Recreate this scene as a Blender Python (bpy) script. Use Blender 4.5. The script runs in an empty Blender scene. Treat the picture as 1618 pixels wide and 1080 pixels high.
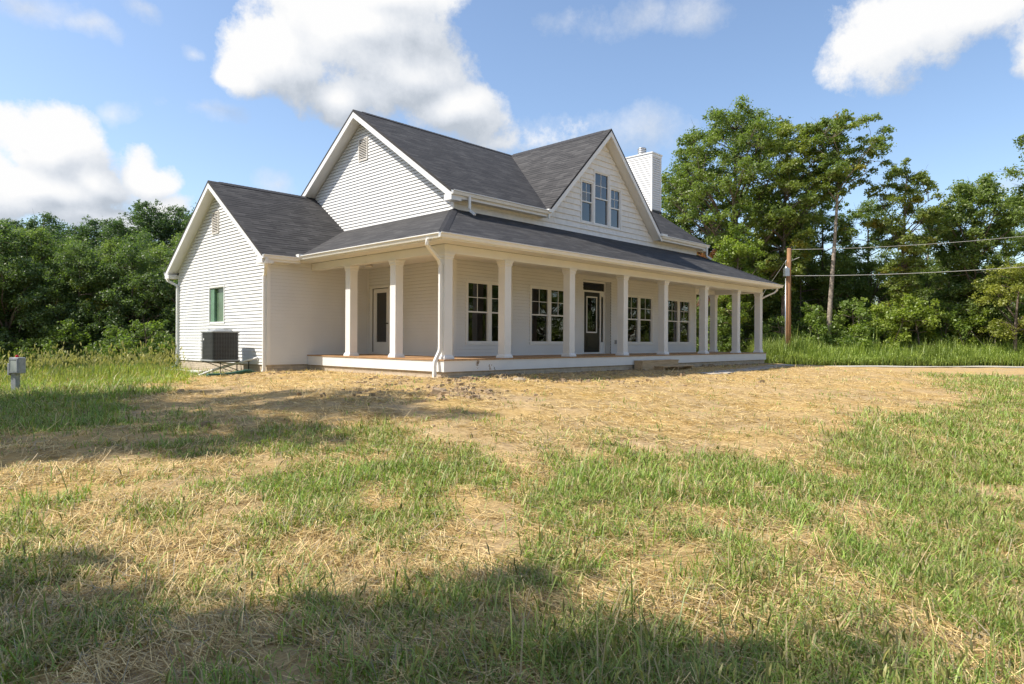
import bpy, math, random
import numpy as np
from mathutils import Matrix, Vector
random.seed(7)
sc = bpy.context.scene
COL = sc.collection
R_ = math.radians

# ------------------------------------------------------------------ view frame (surveyed from the photograph)
CAM = np.array([-10.3903, -12.3352, 0.4578])
RT = np.array([0.695598, -0.718414, 0.004954]); UP = np.array([-0.002205, 0.004761, 0.999986])
FW = np.array([0.718428, 0.695599, -0.001728])
F2 = FW[:2] / np.linalg.norm(FW[:2]); R2 = np.array([F2[1], -F2[0]])
def site(r, d):           # metres right of / in front of the standpoint -> world x, y
    return CAM[0] + R2[0]*r + F2[0]*d, CAM[1] + R2[1]*r + F2[1]*d
def tosite(x, y):
    dx = x - CAM[0]; dy = y - CAM[1]
    return dx*R2[0] + dy*R2[1], dx*F2[0] + dy*F2[1]

# ------------------------------------------------------------------ numpy noise + terrain
def vnoise(x, y, s, seed=0):
    x = np.asarray(x, float)/s; y = np.asarray(y, float)/s
    xi = np.floor(x).astype(np.int64); yi = np.floor(y).astype(np.int64)
    fx = x-xi; fy = y-yi; fx = fx*fx*(3-2*fx); fy = fy*fy*(3-2*fy)
    def h(a, b):
        n = (a*374761393 + b*668265263 + seed*974634777) & 0x7fffffff
        n = ((n ^ (n >> 13))*1274126177) & 0x7fffffff
        n = (n ^ (n >> 16)) & 0xffff
        return n/65535.0
    a = h(xi, yi); b = h(xi+1, yi); c = h(xi, yi+1); d = h(xi+1, yi+1)
    return (a*(1-fx)+b*fx)*(1-fy) + (c*(1-fx)+d*fx)*fy
def sstep(a, b, x):
    t = np.clip((np.asarray(x, float)-a)/(b-a), 0, 1); return t*t*(3-2*t)
def terrain(x, y):
    x = np.asarray(x, float); y = np.asarray(y, float)
    dx = np.maximum(np.maximum(-1.3-x, x-18.4), 0); dy = np.maximum(np.maximum(0-y, y-13.5), 0)
    # the wing and porch outline is L-shaped: the notch in front of the wing keeps the porch level
    d = np.hypot(dx, dy)
    z = -0.47 - 0.07*sstep(0, 1.5, d) - 0.51*sstep(1.0, 12.0, d) - 0.20*sstep(5.5, 9, y)*sstep(1.5, -1.4, x)
    r, D = tosite(x, y)
    left = sstep(-4, -12, r)*sstep(26, 40, D)
    z = z - 1.9*left + 7.5*sstep(58, 110, D)*sstep(0, -14, r)
    z = z + (vnoise(x, y, 3.1, 1)-.5)*.10*sstep(.2, 4, d) + (vnoise(x, y, .9, 2)-.5)*.05*sstep(.1, 2, d)
    z = z + (vnoise(x, y, .35, 3)-.5)*.03
    z = z + .10*np.exp(-((x+.2)**2/3+(y+2.2)**2/1.2)) + .05*np.exp(-((x-2.2)**2/4+(y+.9)**2/.6))
    return z

# ------------------------------------------------------------------ ground cover plan: outlines on the ground (metres right, metres ahead), density, height
PX = []   # (site polygon, density, blade height)
def _g(px, py):      # outlines were surveyed as bearing / depression pairs; ground level is about 1.45 m under the eye
    h = 1.46 - .25*max(0, min(1, (690-py)/110.0))
    D = h*1054.0/max(py-540.0, 12); D = min(D, 60)
    return ((px-809)/1054.0*D, D)
def patch(pts, dens, hgt): PX.append(([_g(*p) for p in pts], dens, hgt))
patch([(-500,583),(250,583),(330,580),(350,590),(440,590),(425,601),(310,613),(240,626),(225,655),(245,672),(200,700),(100,706),(-500,706)], 1.0, .19)
patch([(90,688),(280,690),(400,700),(540,705),(612,688),(622,708),(540,740),(450,762),(330,757),(250,712),(90,712)], .75, .15)
patch([(430,745),(600,712),(750,733),(772,750),(742,800),(700,850),(640,882),(550,872),(540,805),(450,790),(415,770)], .95, .15)
patch([(230,790),(540,770),(550,870),(300,905),(190,860)], .6, .15)
patch([(-300,800),(80,815),(190,930),(150,965),(60,905),(-300,890)], .6, .15)
patch([(80,885),(800,900),(818,1400),(-400,1400),(-400,960)], .55, .15)
patch([(1490,645),(1618,612),(2300,600),(2300,930),(1618,905),(1300,905),(1000,885),(830,845),(815,790),(860,745),(1000,728),(1100,735),(1250,728),(1330,690),(1400,662)], .95, .17)
patch([(1490,583),(1618,581),(2300,580),(2300,660),(1618,650),(1545,643),(1510,600)], .9, .25)
patch([(800,880),(1300,890),(1618,905),(2300,930),(2300,1400),(790,1400)], .90, .17)
patch([(850,700),(1060,690),(1120,722),(860,748)], .22, .13)
def inpoly(x, y, poly):
    c = np.zeros(len(x), bool); n = len(poly)
    for i in range(n):
        x1, y1 = poly[i]; x2, y2 = poly[(i+1) % n]
        if y1 == y2: continue
        k = ((y1 > y) != (y2 > y)) & (x < (x2-x1)*(y-y1)/(y2-y1)+x1)
        c ^= k
    return c
PX.append(([tosite(x, y) for x, y in ((-1.3,7.2),(-2.2,6.6),(-3.8,5.9),(-5.5,7.5),(-8,12),(-8,16),(-1.3,16))], .98, .20))
HS = .47
def cover(x, y, rng):
    """lawn density and height at world points, with ragged edges"""
    r, D = tosite(x, y)
    j = .035*D + .05
    rj = r + (vnoise(x, y, .8, 11)-.5)*j*3 + rng.normal(0, 1, len(r))*j*.35
    Dj = D*(1 + (vnoise(x, y, .7, 12)-.5)*.09 + rng.normal(0, .018, len(r)))
    dens = np.where(D < 10, .055, .018)*np.clip(.4+1.4*vnoise(x, y, 1.7, 19), .2, 1.6); hg = np.full(len(r), .13)
    for poly, de, h in PX:
        m = inpoly(rj, Dj, poly)
        hg = np.where(m & (de > dens), h, hg); dens = np.where(m, np.maximum(dens, de), dens)
    cl = vnoise(x, y, .5, 13)*.45 + vnoise(x, y, .2, 14)*.3 + vnoise(x, y, .09, 15)*.25
    cut = np.where(dens > .97, .12, np.where(dens > .85, .34, np.where(dens > .5, .41, .45)))
    k = .06+.94*sstep(cut-.04, cut+.26, cl)
    # worn patch of bare soil in the right foreground
    bare = np.exp(-(((r-1.9)/1.1)**2 + ((D-3.9)/.28)**2)) + .7*np.exp(-(((r-.9)/.45)**2+((D-4.6)/.18)**2))
    return dens*np.where(dens < .15, 1, k)*(1-.85*np.clip(bare, 0, 1)), hg*HS

# ------------------------------------------------------------------ objects
def setp(o, label=None, cat=None, group=None, kind=None):
    if label: o['label'] = label
    if cat: o['category'] = cat
    if group: o['group'] = group
    if kind: o['kind'] = kind
    return o
def empty(name, loc, label, cat, group=None, rz=0):
    o = bpy.data.objects.new(name, None); COL.objects.link(o); o.location = loc; o.rotation_euler = (0, 0, rz)
    o.empty_display_size = .2
    return setp(o, label, cat, group)
def link(name, me, mat=None, parent=None, world=False):
    o = bpy.data.objects.new(name, me); COL.objects.link(o)
    if mat is not None and not me.materials: me.materials.append(mat)
    if parent is not None:
        o.parent = parent
        if world and parent.type == 'EMPTY':
            o.matrix_parent_inverse = Matrix.Translation(-Vector(parent.location))
    return o
class MB:
    def __init__(s): s.v = []; s.f = []; s.uv = []
    def face(s, pts, uv=None):
        n = len(s.v); s.v += [tuple(p) for p in pts]; s.f.append(tuple(range(n, n+len(pts)))); s.uv.append(uv); return s
    def box(s, x0, x1, y0, y1, z0, z1):
        n = len(s.v)
        s.v += [(x0,y0,z0),(x1,y0,z0),(x1,y1,z0),(x0,y1,z0),(x0,y0,z1),(x1,y0,z1),(x1,y1,z1),(x0,y1,z1)]
        for q in ((0,3,2,1),(4,5,6,7),(0,1,5,4),(1,2,6,5),(2,3,7,6),(3,0,4,7)):
            s.f.append(tuple(n+i for i in q)); s.uv.append(None)
        return s
    def taper(s, cx, cy, w0, w1, z0, z1):     # square frustum
        n = len(s.v)
        for w, z in ((w0, z0), (w1, z1)):
            s.v += [(cx-w,cy-w,z),(cx+w,cy-w,z),(cx+w,cy+w,z),(cx-w,cy+w,z)]
        for q in ((0,3,2,1),(4,5,6,7),(0,1,5,4),(1,2,6,5),(2,3,7,6),(3,0,4,7)):
            s.f.append(tuple(n+i for i in q)); s.uv.append(None)
        return s
    def prism(s, poly, vec):   # polygon of 3d points extruded by vec
        n = len(s.v); k = len(poly); vec = Vector(vec)
        a = [Vector(p) for p in poly]; b = [p+vec for p in a]
        s.v += [tuple(p) for p in a+b]
        s.f.append(tuple(range(n, n+k))[::-1]); s.uv.append(None)
        s.f.append(tuple(range(n+k, n+2*k))); s.uv.append(None)
        for i in range(k):
            j = (i+1) % k; s.f.append((n+i, n+j, n+k+j, n+k+i)); s.uv.append(None)
        return s
    def tube(s, path, rad, sides=8, sq=None, cap=True):
        """swept tube; rad number or list; sq=(w,h) gives rectangular section"""
        path = [Vector(p) for p in path]; rings = []
        for i, p in enumerate(path):
            if i == 0: t = path[1]-p
            elif i == len(path)-1: t = p-path[i-1]
            else: t = (path[i+1]-p).normalized()+(p-path[i-1]).normalized()
            t.normalize()
            ref = Vector((0,0,1)) if abs(t.z) < .9 else Vector((0,1,0))
            a = t.cross(ref).normalized(); b = a.cross(t).normalized()
            rr = rad[i] if isinstance(rad, (list, tuple)) else rad
            n = len(s.v)
            if sq:
                cs = [(-sq[0]/2,-sq[1]/2),(sq[0]/2,-sq[1]/2),(sq[0]/2,sq[1]/2),(-sq[0]/2,sq[1]/2)]
            else:
                cs = [(rr*math.cos(2*math.pi*k/sides), rr*math.sin(2*math.pi*k/sides)) for k in range(sides)]
            s.v += [tuple(p+a*c[0]+b*c[1]) for c in cs]; rings.append((n, len(cs)))
        for (n0, k), (n1, _) in zip(rings, rings[1:]):
            for i in range(k):
                j = (i+1) % k; s.f.append((n0+i, n0+j, n1+j, n1+i)); s.uv.append(None)
        if cap:
            n, k = rings[0]; s.f.append(tuple(range(n, n+k))[::-1]); s.uv.append(None)
            n, k = rings[-1]; s.f.append(tuple(range(n, n+k))); s.uv.append(None)
        return s
    def cyl(s, c, r0, r1, h, sides=20):
        return s.tube([c, (c[0], c[1], c[2]+h)], [r0, r1], sides)
    def mesh(s, name, smooth=False):
        me = bpy.data.meshes.new(name); me.from_pydata(s.v, [], s.f); me.update()
        if any(u for u in s.uv):
            l = me.uv_layers.new(name='UVMap'); i = 0
            for f, u in zip(s.f, s.uv):
                for k in range(len(f)):
                    l.data[i].uv = u[k] if u else (0, 0); i += 1
        if smooth: me.shade_smooth()
        return me
    def split(s, name, mat, parent, nv=8):
        for k in range(0, len(s.v), nv):
            m = MB(); m.v = s.v[k:k+nv]; m.f = [tuple(i-k for i in f) for f in s.f if k <= f[0] < k+nv]; m.uv = [None]*len(m.f); m.build(name, mat, parent)
    def build(s, name, mat, parent=None, smooth=False, bevel=0):
        o = link(name, s.mesh(name, smooth), mat, parent, True)
        if bevel:
            m = o.modifiers.new('bevel', 'BEVEL'); m.width = bevel; m.segments = 2; m.limit_method = 'ANGLE'
        return o

# ------------------------------------------------------------------ materials
def mat(name):
    m = bpy.data.materials.new(name); m.use_nodes = True; nt = m.node_tree
    b = nt.nodes['Principled BSDF']; return m, nt, b
def N(nt, t, **kw):
    n = nt.nodes.new(t)
    for k, v in kw.items():
        if k.startswith('i_'):
            key = k[2:].replace('_', ' '); n.inputs[key].default_value = v
        else: setattr(n, k, v)
    return n
def L(nt, a, b): nt.links.new(a, b)
def ramp(nt, fac, stops):
    r = N(nt, 'ShaderNodeValToRGB'); e = r.color_ramp.elements
    while len(e) < len(stops): e.new(.5)
    for i, (p, c) in enumerate(stops):
        e[i].position = p; e[i].color = (*c, 1) if len(c) == 3 else c
    L(nt, fac, r.inputs['Fac']); return r.outputs['Color']
def mix(nt, f, a, b, mode='MIX'):
    m = N(nt, 'ShaderNodeMix', data_type='RGBA', blend_type=mode)
    if isinstance(f, (int, float)): m.inputs[0].default_value = f
    else: L(nt, f, m.inputs[0])
    for i, v in ((6, a), (7, b)):
        if isinstance(v, tuple): m.inputs[i].default_value = (*v, 1)
        else: L(nt, v, m.inputs[i])
    return m.outputs[2]
def math_(nt, op, a, b=None, c=None, clamp=False):
    m = N(nt, 'ShaderNodeMath', operation=op, use_clamp=clamp)
    for i, v in enumerate((a, b, c)):
        if v is None: continue
        if isinstance(v, (int, float)): m.inputs[i].default_value = v
        else: L(nt, v, m.inputs[i])
    return m.outputs[0]
def simple(name, col, rough=.5, metal=0, var=.06, vscale=3, bump=0, bscale=40, spec=.5):
    m, nt, b = mat(name)
    tc = N(nt, 'ShaderNodeTexCoord')
    n = N(nt, 'ShaderNodeTexNoise', i_Scale=vscale, i_Detail=6); L(nt, tc.outputs['Object'], n.inputs['Vector'])
    c2 = tuple(max(0, c*(1-var*2)) for c in col); c1 = tuple(min(1, c*(1+var)) for c in col)
    L(nt, ramp(nt, n.outputs['Fac'], [(.3, c2), (.65, c1)]), b.inputs['Base Color'])
    b.inputs['Roughness'].default_value = rough; b.inputs['Metallic'].default_value = metal
    b.inputs['Specular IOR Level'].default_value = spec
    if bump:
        n2 = N(nt, 'ShaderNodeTexNoise', i_Scale=bscale, i_Detail=5); L(nt, tc.outputs['Object'], n2.inputs['Vector'])
        bp = N(nt, 'ShaderNodeBump', i_Strength=bump, i_Distance=.02); L(nt, n2.outputs['Fac'], bp.inputs['Height'])
        L(nt, bp.outputs['Normal'], b.inputs['Normal'])
    return m
M = {}
M['siding'] = simple('white vinyl siding', (.735,.735,.725), .45, var=.02, vscale=1.2, bump=.08, bscale=60, spec=.35)
M['trim'] = simple('white painted trim', (.77,.77,.755), .38, var=.02, vscale=2, spec=.4)
M['alum'] = simple('white aluminium gutter', (.80,.80,.78), .28, var=.02, vscale=2)
M['soffit'] = simple('white vented soffit', (.74,.73,.70), .5, var=.02)
M['shake'] = simple('white shake siding', (.76,.755,.735), .6, var=.04, vscale=5, bump=.25, bscale=35, spec=.3)
M['vent'] = simple('beige gable louvre', (.72,.68,.62), .5)
M['black'] = simple('black painted door', (.012,.012,.013), .3, var=.1)
M['metal'] = simple('galvanised metal', (.55,.56,.57), .35, metal=.9, var=.06)
M['acgrille'] = simple('coated steel grille', (.10,.105,.11), .4)
M['acblack'] = simple('dark coated steel', (.022,.023,.026), .45, var=.1)
M['acgrey'] = simple('grey cover', (.36,.38,.39), .45)
M['greybox'] = simple('weathered grey enclosure', (.30,.32,.35), .5, var=.12, vscale=14, bump=.1)
M['paleplate'] = simple('pale green grey panel', (.42,.47,.45), .5, var=.05)
M['red'] = simple('red plastic', (.55,.02,.03), .4)
M['hose'] = simple('green corrugated plastic', (.02,.10,.065), .45, var=.1, vscale=20)
M['pvc'] = simple('white plastic pipe', (.72,.72,.70), .4, var=.08, vscale=9)
M['interior'] = simple('interior plaster', (.33,.31,.28), .9)
M['greenpane'] = simple('dark green sheeting', (.10,.17,.10), .25, var=.1)
M['greensheet'] = simple('green foam sheet', (.13,.25,.16), .5, var=.08)
M['iron'] = simple('dark iron', (.05,.045,.04), .6, metal=.4)
M['wire'] = simple('weathered aluminium cable', (.38,.38,.36), .5, metal=.3)
M['stone'] = simple('pale concrete slab', (.42,.39,.35), .9, var=.15, vscale=8, bump=.4)
M['rock'] = simple('tan stone', (.36,.29,.20), .9, var=.2, vscale=12, bump=.6)
M['soil'] = simple('clay soil clod', (.36,.26,.16), .95, var=.2, vscale=14, bump=.8)

def foundation():
    m, nt, b = mat('parged block foundation'); tc = N(nt, 'ShaderNodeTexCoord')
    mp = N(nt, 'ShaderNodeMapping'); L(nt, tc.outputs['Object'], mp.inputs['Vector'])
    sx = N(nt, 'ShaderNodeSeparateXYZ'); L(nt, tc.outputs['Object'], sx.inputs[0])
    u = math_(nt, 'ADD', sx.outputs[0], sx.outputs[1])
    cb = N(nt, 'ShaderNodeCombineXYZ'); L(nt, u, cb.inputs[0]); L(nt, sx.outputs[2], cb.inputs[1])
    br = N(nt, 'ShaderNodeTexBrick', i_Scale=1.0, i_Mortar_Size=.004, i_Brick_Width=.4, i_Row_Height=.0667)
    br.inputs['Color1'].default_value = (.60,.51,.39,1); br.inputs['Color2'].default_value = (.54,.45,.34,1); br.inputs['Mortar'].default_value = (.34,.27,.20,1)
    L(nt, cb.outputs[0], br.inputs['Vector'])
    n = N(nt, 'ShaderNodeTexNoise', i_Scale=6, i_Detail=8); L(nt, tc.outputs['Object'], n.inputs['Vector'])
    L(nt, mix(nt, .5, br.outputs['Color'], ramp(nt, n.outputs['Fac'], [(.3,(.55,.55,.55)),(.7,(1,1,1))]), 'MULTIPLY'), b.inputs['Base Color'])
    b.inputs['Roughness'].default_value = .9
    bp = N(nt, 'ShaderNodeBump', i_Strength=.5, i_Distance=.01); L(nt, br.outputs['Fac'], bp.inputs['Height']); bp.invert = True
    L(nt, bp.outputs['Normal'], b.inputs['Normal']); return m
M['found'] = foundation()

def shingle(name='charcoal asphalt shingles'):
    m, nt, b = mat(name); uv = N(nt, 'ShaderNodeUVMap')
    def brick(w, h, off, freq):
        br = N(nt, 'ShaderNodeTexBrick', i_Scale=1.0, i_Mortar_Size=.0, i_Brick_Width=w, i_Row_Height=h, offset=off, offset_frequency=freq)
        br.inputs['Color1'].default_value = (0,0,0,1); br.inputs['Color2'].default_value = (1,1,1,1); br.inputs['Bias'].default_value = 0
        L(nt, uv.outputs[0], br.inputs['Vector']); return br
    b1 = brick(.33, .142, .37, 2); b2 = brick(.52, .142, .61, 3)
    c = mix(nt, .5, b1.outputs['Color'], b2.outputs['Color'])
    sep = N(nt, 'ShaderNodeSeparateXYZ'); L(nt, uv.outputs[0], sep.inputs[0])
    fr = math_(nt, 'FRACT', math_(nt, 'DIVIDE', sep.outputs[1], .142))        # 0 at the butt edge of a course
    n = N(nt, 'ShaderNodeTexNoise', i_Scale=140, i_Detail=3); L(nt, uv.outputs[0], n.inputs['Vector'])
    n3 = N(nt, 'ShaderNodeTexNoise', i_Scale=1.1, i_Detail=5); L(nt, uv.outputs[0], n3.inputs['Vector'])
    base = ramp(nt, c, [(0,(.036,.034,.035)),(.5,(.052,.050,.050)),(1,(.084,.081,.080))])
    b4 = brick(.40, .142, .43, 2); dash = math_(nt, 'GREATER_THAN', N_rgb(nt, b4.outputs['Color']), .52); low = math_(nt, 'LESS_THAN', fr, .42)
    base = mix(nt, math_(nt, 'MULTIPLY', math_(nt, 'MULTIPLY', dash, low), .85), base, (.012,.012,.014))
    base = mix(nt, .2, base, ramp(nt, n.outputs['Fac'], [(.3,(.3,.3,.3)),(.7,(1.0,1.0,1.0))]), 'MULTIPLY')
    base = mix(nt, .12, base, ramp(nt, n3.outputs['Fac'], [(.3,(.6,.6,.6)),(.7,(1.0,1.0,1.0))]), 'MULTIPLY')
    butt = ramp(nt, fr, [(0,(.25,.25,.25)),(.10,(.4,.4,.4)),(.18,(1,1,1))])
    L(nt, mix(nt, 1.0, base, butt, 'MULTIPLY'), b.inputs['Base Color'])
    b.inputs['Roughness'].default_value = .82; b.inputs['Specular IOR Level'].default_value = .4
    h = math_(nt, 'ADD', math_(nt, 'MULTIPLY', fr, -1.0), math_(nt, 'MULTIPLY', b1.outputs['Fac'], .0))
    h = math_(nt, 'ADD', h, math_(nt, 'MULTIPLY', N_rgb(nt, c), .7))
    h = math_(nt, 'ADD', h, math_(nt, 'MULTIPLY', n.outputs['Fac'], .1))
    bp = N(nt, 'ShaderNodeBump', i_Strength=.4, i_Distance=.006); L(nt, h, bp.inputs['Height'])
    L(nt, bp.outputs['Normal'], b.inputs['Normal']); return m
def N_rgb(nt, c):
    r = N(nt, 'ShaderNodeRGBToBW'); L(nt, c, r.inputs[0]); return r.outputs[0]
M['shingle'] = shingle()
M['ridge'] = simple('ridge cap shingles', (.035,.035,.04), .85, var=.2, vscale=12, bump=.4)

def wood(name, c1, c2, plank=.14, axis=0, rough=.6):
    m, nt, b = mat(name); tc = N(nt, 'ShaderNodeTexCoord')
    mp = N(nt, 'ShaderNodeMapping'); mp.inputs['Scale'].default_value = ((1,9,9) if axis == 0 else (9,1,9) if axis == 1 else (12,12,.8))
    L(nt, tc.outputs['Object'], mp.inputs['Vector'])
    n = N(nt, 'ShaderNodeTexNoise', i_Scale=3, i_Detail=7); L(nt, mp.outputs[0], n.inputs['Vector'])
    col = ramp(nt, n.outputs['Fac'], [(.3, c1), (.7, c2)])
    if plank:
        sx = N(nt, 'ShaderNodeSeparateXYZ'); L(nt, tc.outputs['Object'], sx.inputs[0])
        a = math_(nt, 'DIVIDE', sx.outputs[1 if axis == 0 else 0], plank)
        fr = math_(nt, 'FRACT', a); fl = math_(nt, 'FLOOR', a)
        wn = N(nt, 'ShaderNodeTexWhiteNoise', noise_dimensions='1D'); L(nt, fl, wn.inputs['W'])
        col = mix(nt, .6, col, ramp(nt, wn.outputs['Value'], [(0,(.75,.75,.75)),(1,(1.1,1.1,1.1))]), 'MULTIPLY')
        g = math_(nt, 'LESS_THAN', fr, .05)
        col = mix(nt, g, col, (.05,.03,.02))
    L(nt, col, b.inputs['Base Color']); b.inputs['Roughness'].default_value = rough; return m
M['deck'] = wood('cedar deck boards', (.34,.19,.085), (.50,.30,.15), .14, 1)
M['lumber'] = wood('new lumber', (.40,.28,.16), (.58,.43,.26), .0, 0)
M['pole'] = wood('treated pole', (.20,.10,.045), (.36,.19,.09), 0, 2, .85)

def glass(name, tint=(.55,.6,.6)):
    m, nt, b = mat(name); nt.nodes.remove(b); out = nt.nodes['Material Output']
    fr = N(nt, 'ShaderNodeFresnel', i_IOR=1.52)
    gl = N(nt, 'ShaderNodeBsdfGlossy', i_Roughness=.01); tr = N(nt, 'ShaderNodeBsdfTransparent'); tr.inputs['Color'].default_value = (*tint, 1)
    tc = N(nt, 'ShaderNodeTexCoord'); n = N(nt, 'ShaderNodeTexNoise', i_Scale=.9, i_Detail=2); L(nt, tc.outputs['Object'], n.inputs['Vector'])
    bp = N(nt, 'ShaderNodeBump', i_Strength=.12, i_Distance=.02); L(nt, n.outputs['Fac'], bp.inputs['Height']); L(nt, bp.outputs['Normal'], gl.inputs['Normal'])
    ms = N(nt, 'ShaderNodeMixShader'); L(nt, math_(nt, 'MULTIPLY', fr.outputs[0], 2.3, clamp=True), ms.inputs[0]); L(nt, tr.outputs[0], ms.inputs[1]); L(nt, gl.outputs[0], ms.inputs[2])
    L(nt, ms.outputs[0], out.inputs['Surface']); return m
M['glass'] = glass('window glass'); M['screen'] = glass('glass behind insect screen', (.30,.31,.31))

def foliage(name, trans=.35, rough=.5, attr='tint'):
    m, nt, b = mat(name); nt.nodes.remove(b); out = nt.nodes['Material Output']
    a = N(nt, 'ShaderNodeAttribute', attribute_name=attr)
    d = N(nt, 'ShaderNodeBsdfDiffuse'); L(nt, a.outputs['Color'], d.inputs['Color'])
    t = N(nt, 'ShaderNodeBsdfTranslucent')
    tcol = mix(nt, 1.0, a.outputs['Color'], (1.35,1.5,.7), 'MULTIPLY'); L(nt, tcol, t.inputs['Color'])
    g = N(nt, 'ShaderNodeBsdfGlossy', i_Roughness=rough); g.inputs['Color'].default_value = (1,1,1,1)
    m1 = N(nt, 'ShaderNodeMixShader', i_Fac=trans); L(nt, d.outputs[0], m1.inputs[1]); L(nt, t.outputs[0], m1.inputs[2])
    m2 = N(nt, 'ShaderNodeMixShader', i_Fac=.035); L(nt, m1.outputs[0], m2.inputs[1]); L(nt, g.outputs[0], m2.inputs[2])
    L(nt, m2.outputs[0], out.inputs['Surface']); return m
M['leaf'] = foliage('tree leaves', .45); M['grass'] = foliage('grass blades', .26); M['straw'] = foliage('dry straw', .15, .45)
M['bark'] = simple('grey brown bark', (.16,.125,.095), .95, var=.3, vscale=9, bump=.9, bscale=14)
M['palebark'] = simple('pale bark', (.30,.25,.20), .95, var=.25, vscale=9, bump=.7, bscale=14)

def ground_mat():
    m, nt, b = mat('straw covered soil'); tc = N(nt, 'ShaderNodeTexCoord')
    cov = N(nt, 'ShaderNodeAttribute', attribute_name='cover')
    def streak(rot, s, sc):
        mp = N(nt, 'ShaderNodeMapping'); mp.inputs['Rotation'].default_value = (0,0,rot); mp.inputs['Scale'].default_value = (s, s*14, 1)
        L(nt, tc.outputs['Object'], mp.inputs['Vector'])
        n = N(nt, 'ShaderNodeTexNoise', i_Scale=sc, i_Detail=5, i_Roughness=.65); L(nt, mp.outputs[0], n.inputs['Vector']); return n.outputs['Fac']
    s = math_(nt, 'MAXIMUM', streak(.3, 1, 5), streak(1.4, 1, 5)); s = math_(nt, 'MAXIMUM', s, streak(2.5, 1, 6))
    n1 = N(nt, 'ShaderNodeTexNoise', i_Scale=.7, i_Detail=9, i_Roughness=.6); L(nt, tc.outputs['Object'], n1.inputs['Vector'])
    n2 = N(nt, 'ShaderNodeTexNoise', i_Scale=9, i_Detail=8, i_Roughness=.7); L(nt, tc.outputs['Object'], n2.inputs['Vector'])
    straw = ramp(nt, s, [(.45,(.24,.145,.05)),(.56,(.53,.355,.135)),(.70,(.80,.59,.28))])
    soil = ramp(nt, n2.outputs['Fac'], [(.3,(.25,.165,.09)),(.55,(.48,.355,.205)),(.8,(.61,.48,.31))])
    base = mix(nt, ramp(nt, n1.outputs['Fac'], [(.38,(1,1,1)),(.62,(.12,.12,.12))]), soil, straw)
    grn = ramp(nt, n2.outputs['Fac'], [(.3,(.055,.070,.022)),(.7,(.15,.15,.05))])  # green under the lawn, darkened in colour to stand for shadow between blades
    f = math_(nt, 'MULTIPLY', cov.outputs['Fac'], .75, clamp=True)
    L(nt, mix(nt, f, base, grn), b.inputs['Base Color']); b.inputs['Roughness'].default_value = .95; b.inputs['Specular IOR Level'].default_value = .15
    h = math_(nt, 'ADD', math_(nt, 'MULTIPLY', s, .8), n2.outputs['Fac'])
    bp = N(nt, 'ShaderNodeBump', i_Strength=.8, i_Distance=.03); L(nt, h, bp.inputs['Height']); L(nt, bp.outputs['Normal'], b.inputs['Normal'])
    return m
M['ground'] = ground_mat()
M['gravel'] = simple('pale gravel', (.50,.46,.40), .95, var=.18, vscale=25, bump=.8, bscale=60)

# ------------------------------------------------------------------ ground sheet
def build_ground():
    fx = np.arange(-24, 30, .16); fy = np.arange(-22, 26, .16)
    def ext(a):
        lo = a[0]-np.cumsum(.3*1.16**np.arange(56)); hi = a[-1]+np.cumsum(.3*1.16**np.arange(56))
        return np.concatenate([lo[::-1], a, hi])
    xs, ys = ext(fx), ext(fy); X, Y = np.meshgrid(xs, ys, indexing='xy'); x = X.ravel(); y = Y.ravel()
    z = terrain(x, y)
    nx, ny = len(xs), len(ys)
    i = np.arange(nx*ny).reshape(ny, nx); q = np.stack([i[:-1,:-1], i[:-1,1:], i[1:,1:], i[1:,:-1]], -1).reshape(-1, 4)
    me = bpy.data.meshes.new('ground'); me.vertices.add(len(x)); me.vertices.foreach_set('co', np.stack([x,y,z],1).astype(np.float32).ravel())
    me.loops.add(q.size); me.loops.foreach_set('vertex_index', q.ravel().astype(np.int32)); me.polygons.add(len(q))
    me.polygons.foreach_set('loop_start', np.arange(0, q.size, 4, dtype=np.int32)); me.polygons.foreach_set('loop_total', np.full(len(q), 4, np.int32))
    rng = np.random.default_rng(1); c, _ = cover(x, y, rng)
    r, D = tosite(x, y); far = sstep(45, 52, D) + sstep(-14, -22, r) + sstep(2, -2, D)*0
    c = np.clip(c + far, 0, 1)
    at = me.attributes.new('cover', 'FLOAT', 'POINT'); at.data.foreach_set('value', c.astype(np.float32))
    me.update(calc_edges=True); me.shade_smooth()
    setp(link('ground', me, M['ground']), kind='structure')
build_ground()
def strip_road():
    mb = MB(); pts = []
    for k in range(0, 61):
        r = 10+k*1.2; dd = 40.6 - .00*(r-17)
        row = []
        for w in (0, 1, 2, 2.8):
            x, y = site(r, dd+w); row.append((x, y, float(terrain(x, y))+.03))
        pts.append(row)
    for a, b_ in zip(pts, pts[1:]):
        for i in range(3): mb.face([a[i], b_[i], b_[i+1], a[i+1]])
    setp(mb.build('gravel_road', M['gravel']), kind='structure')
strip_road()

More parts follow.
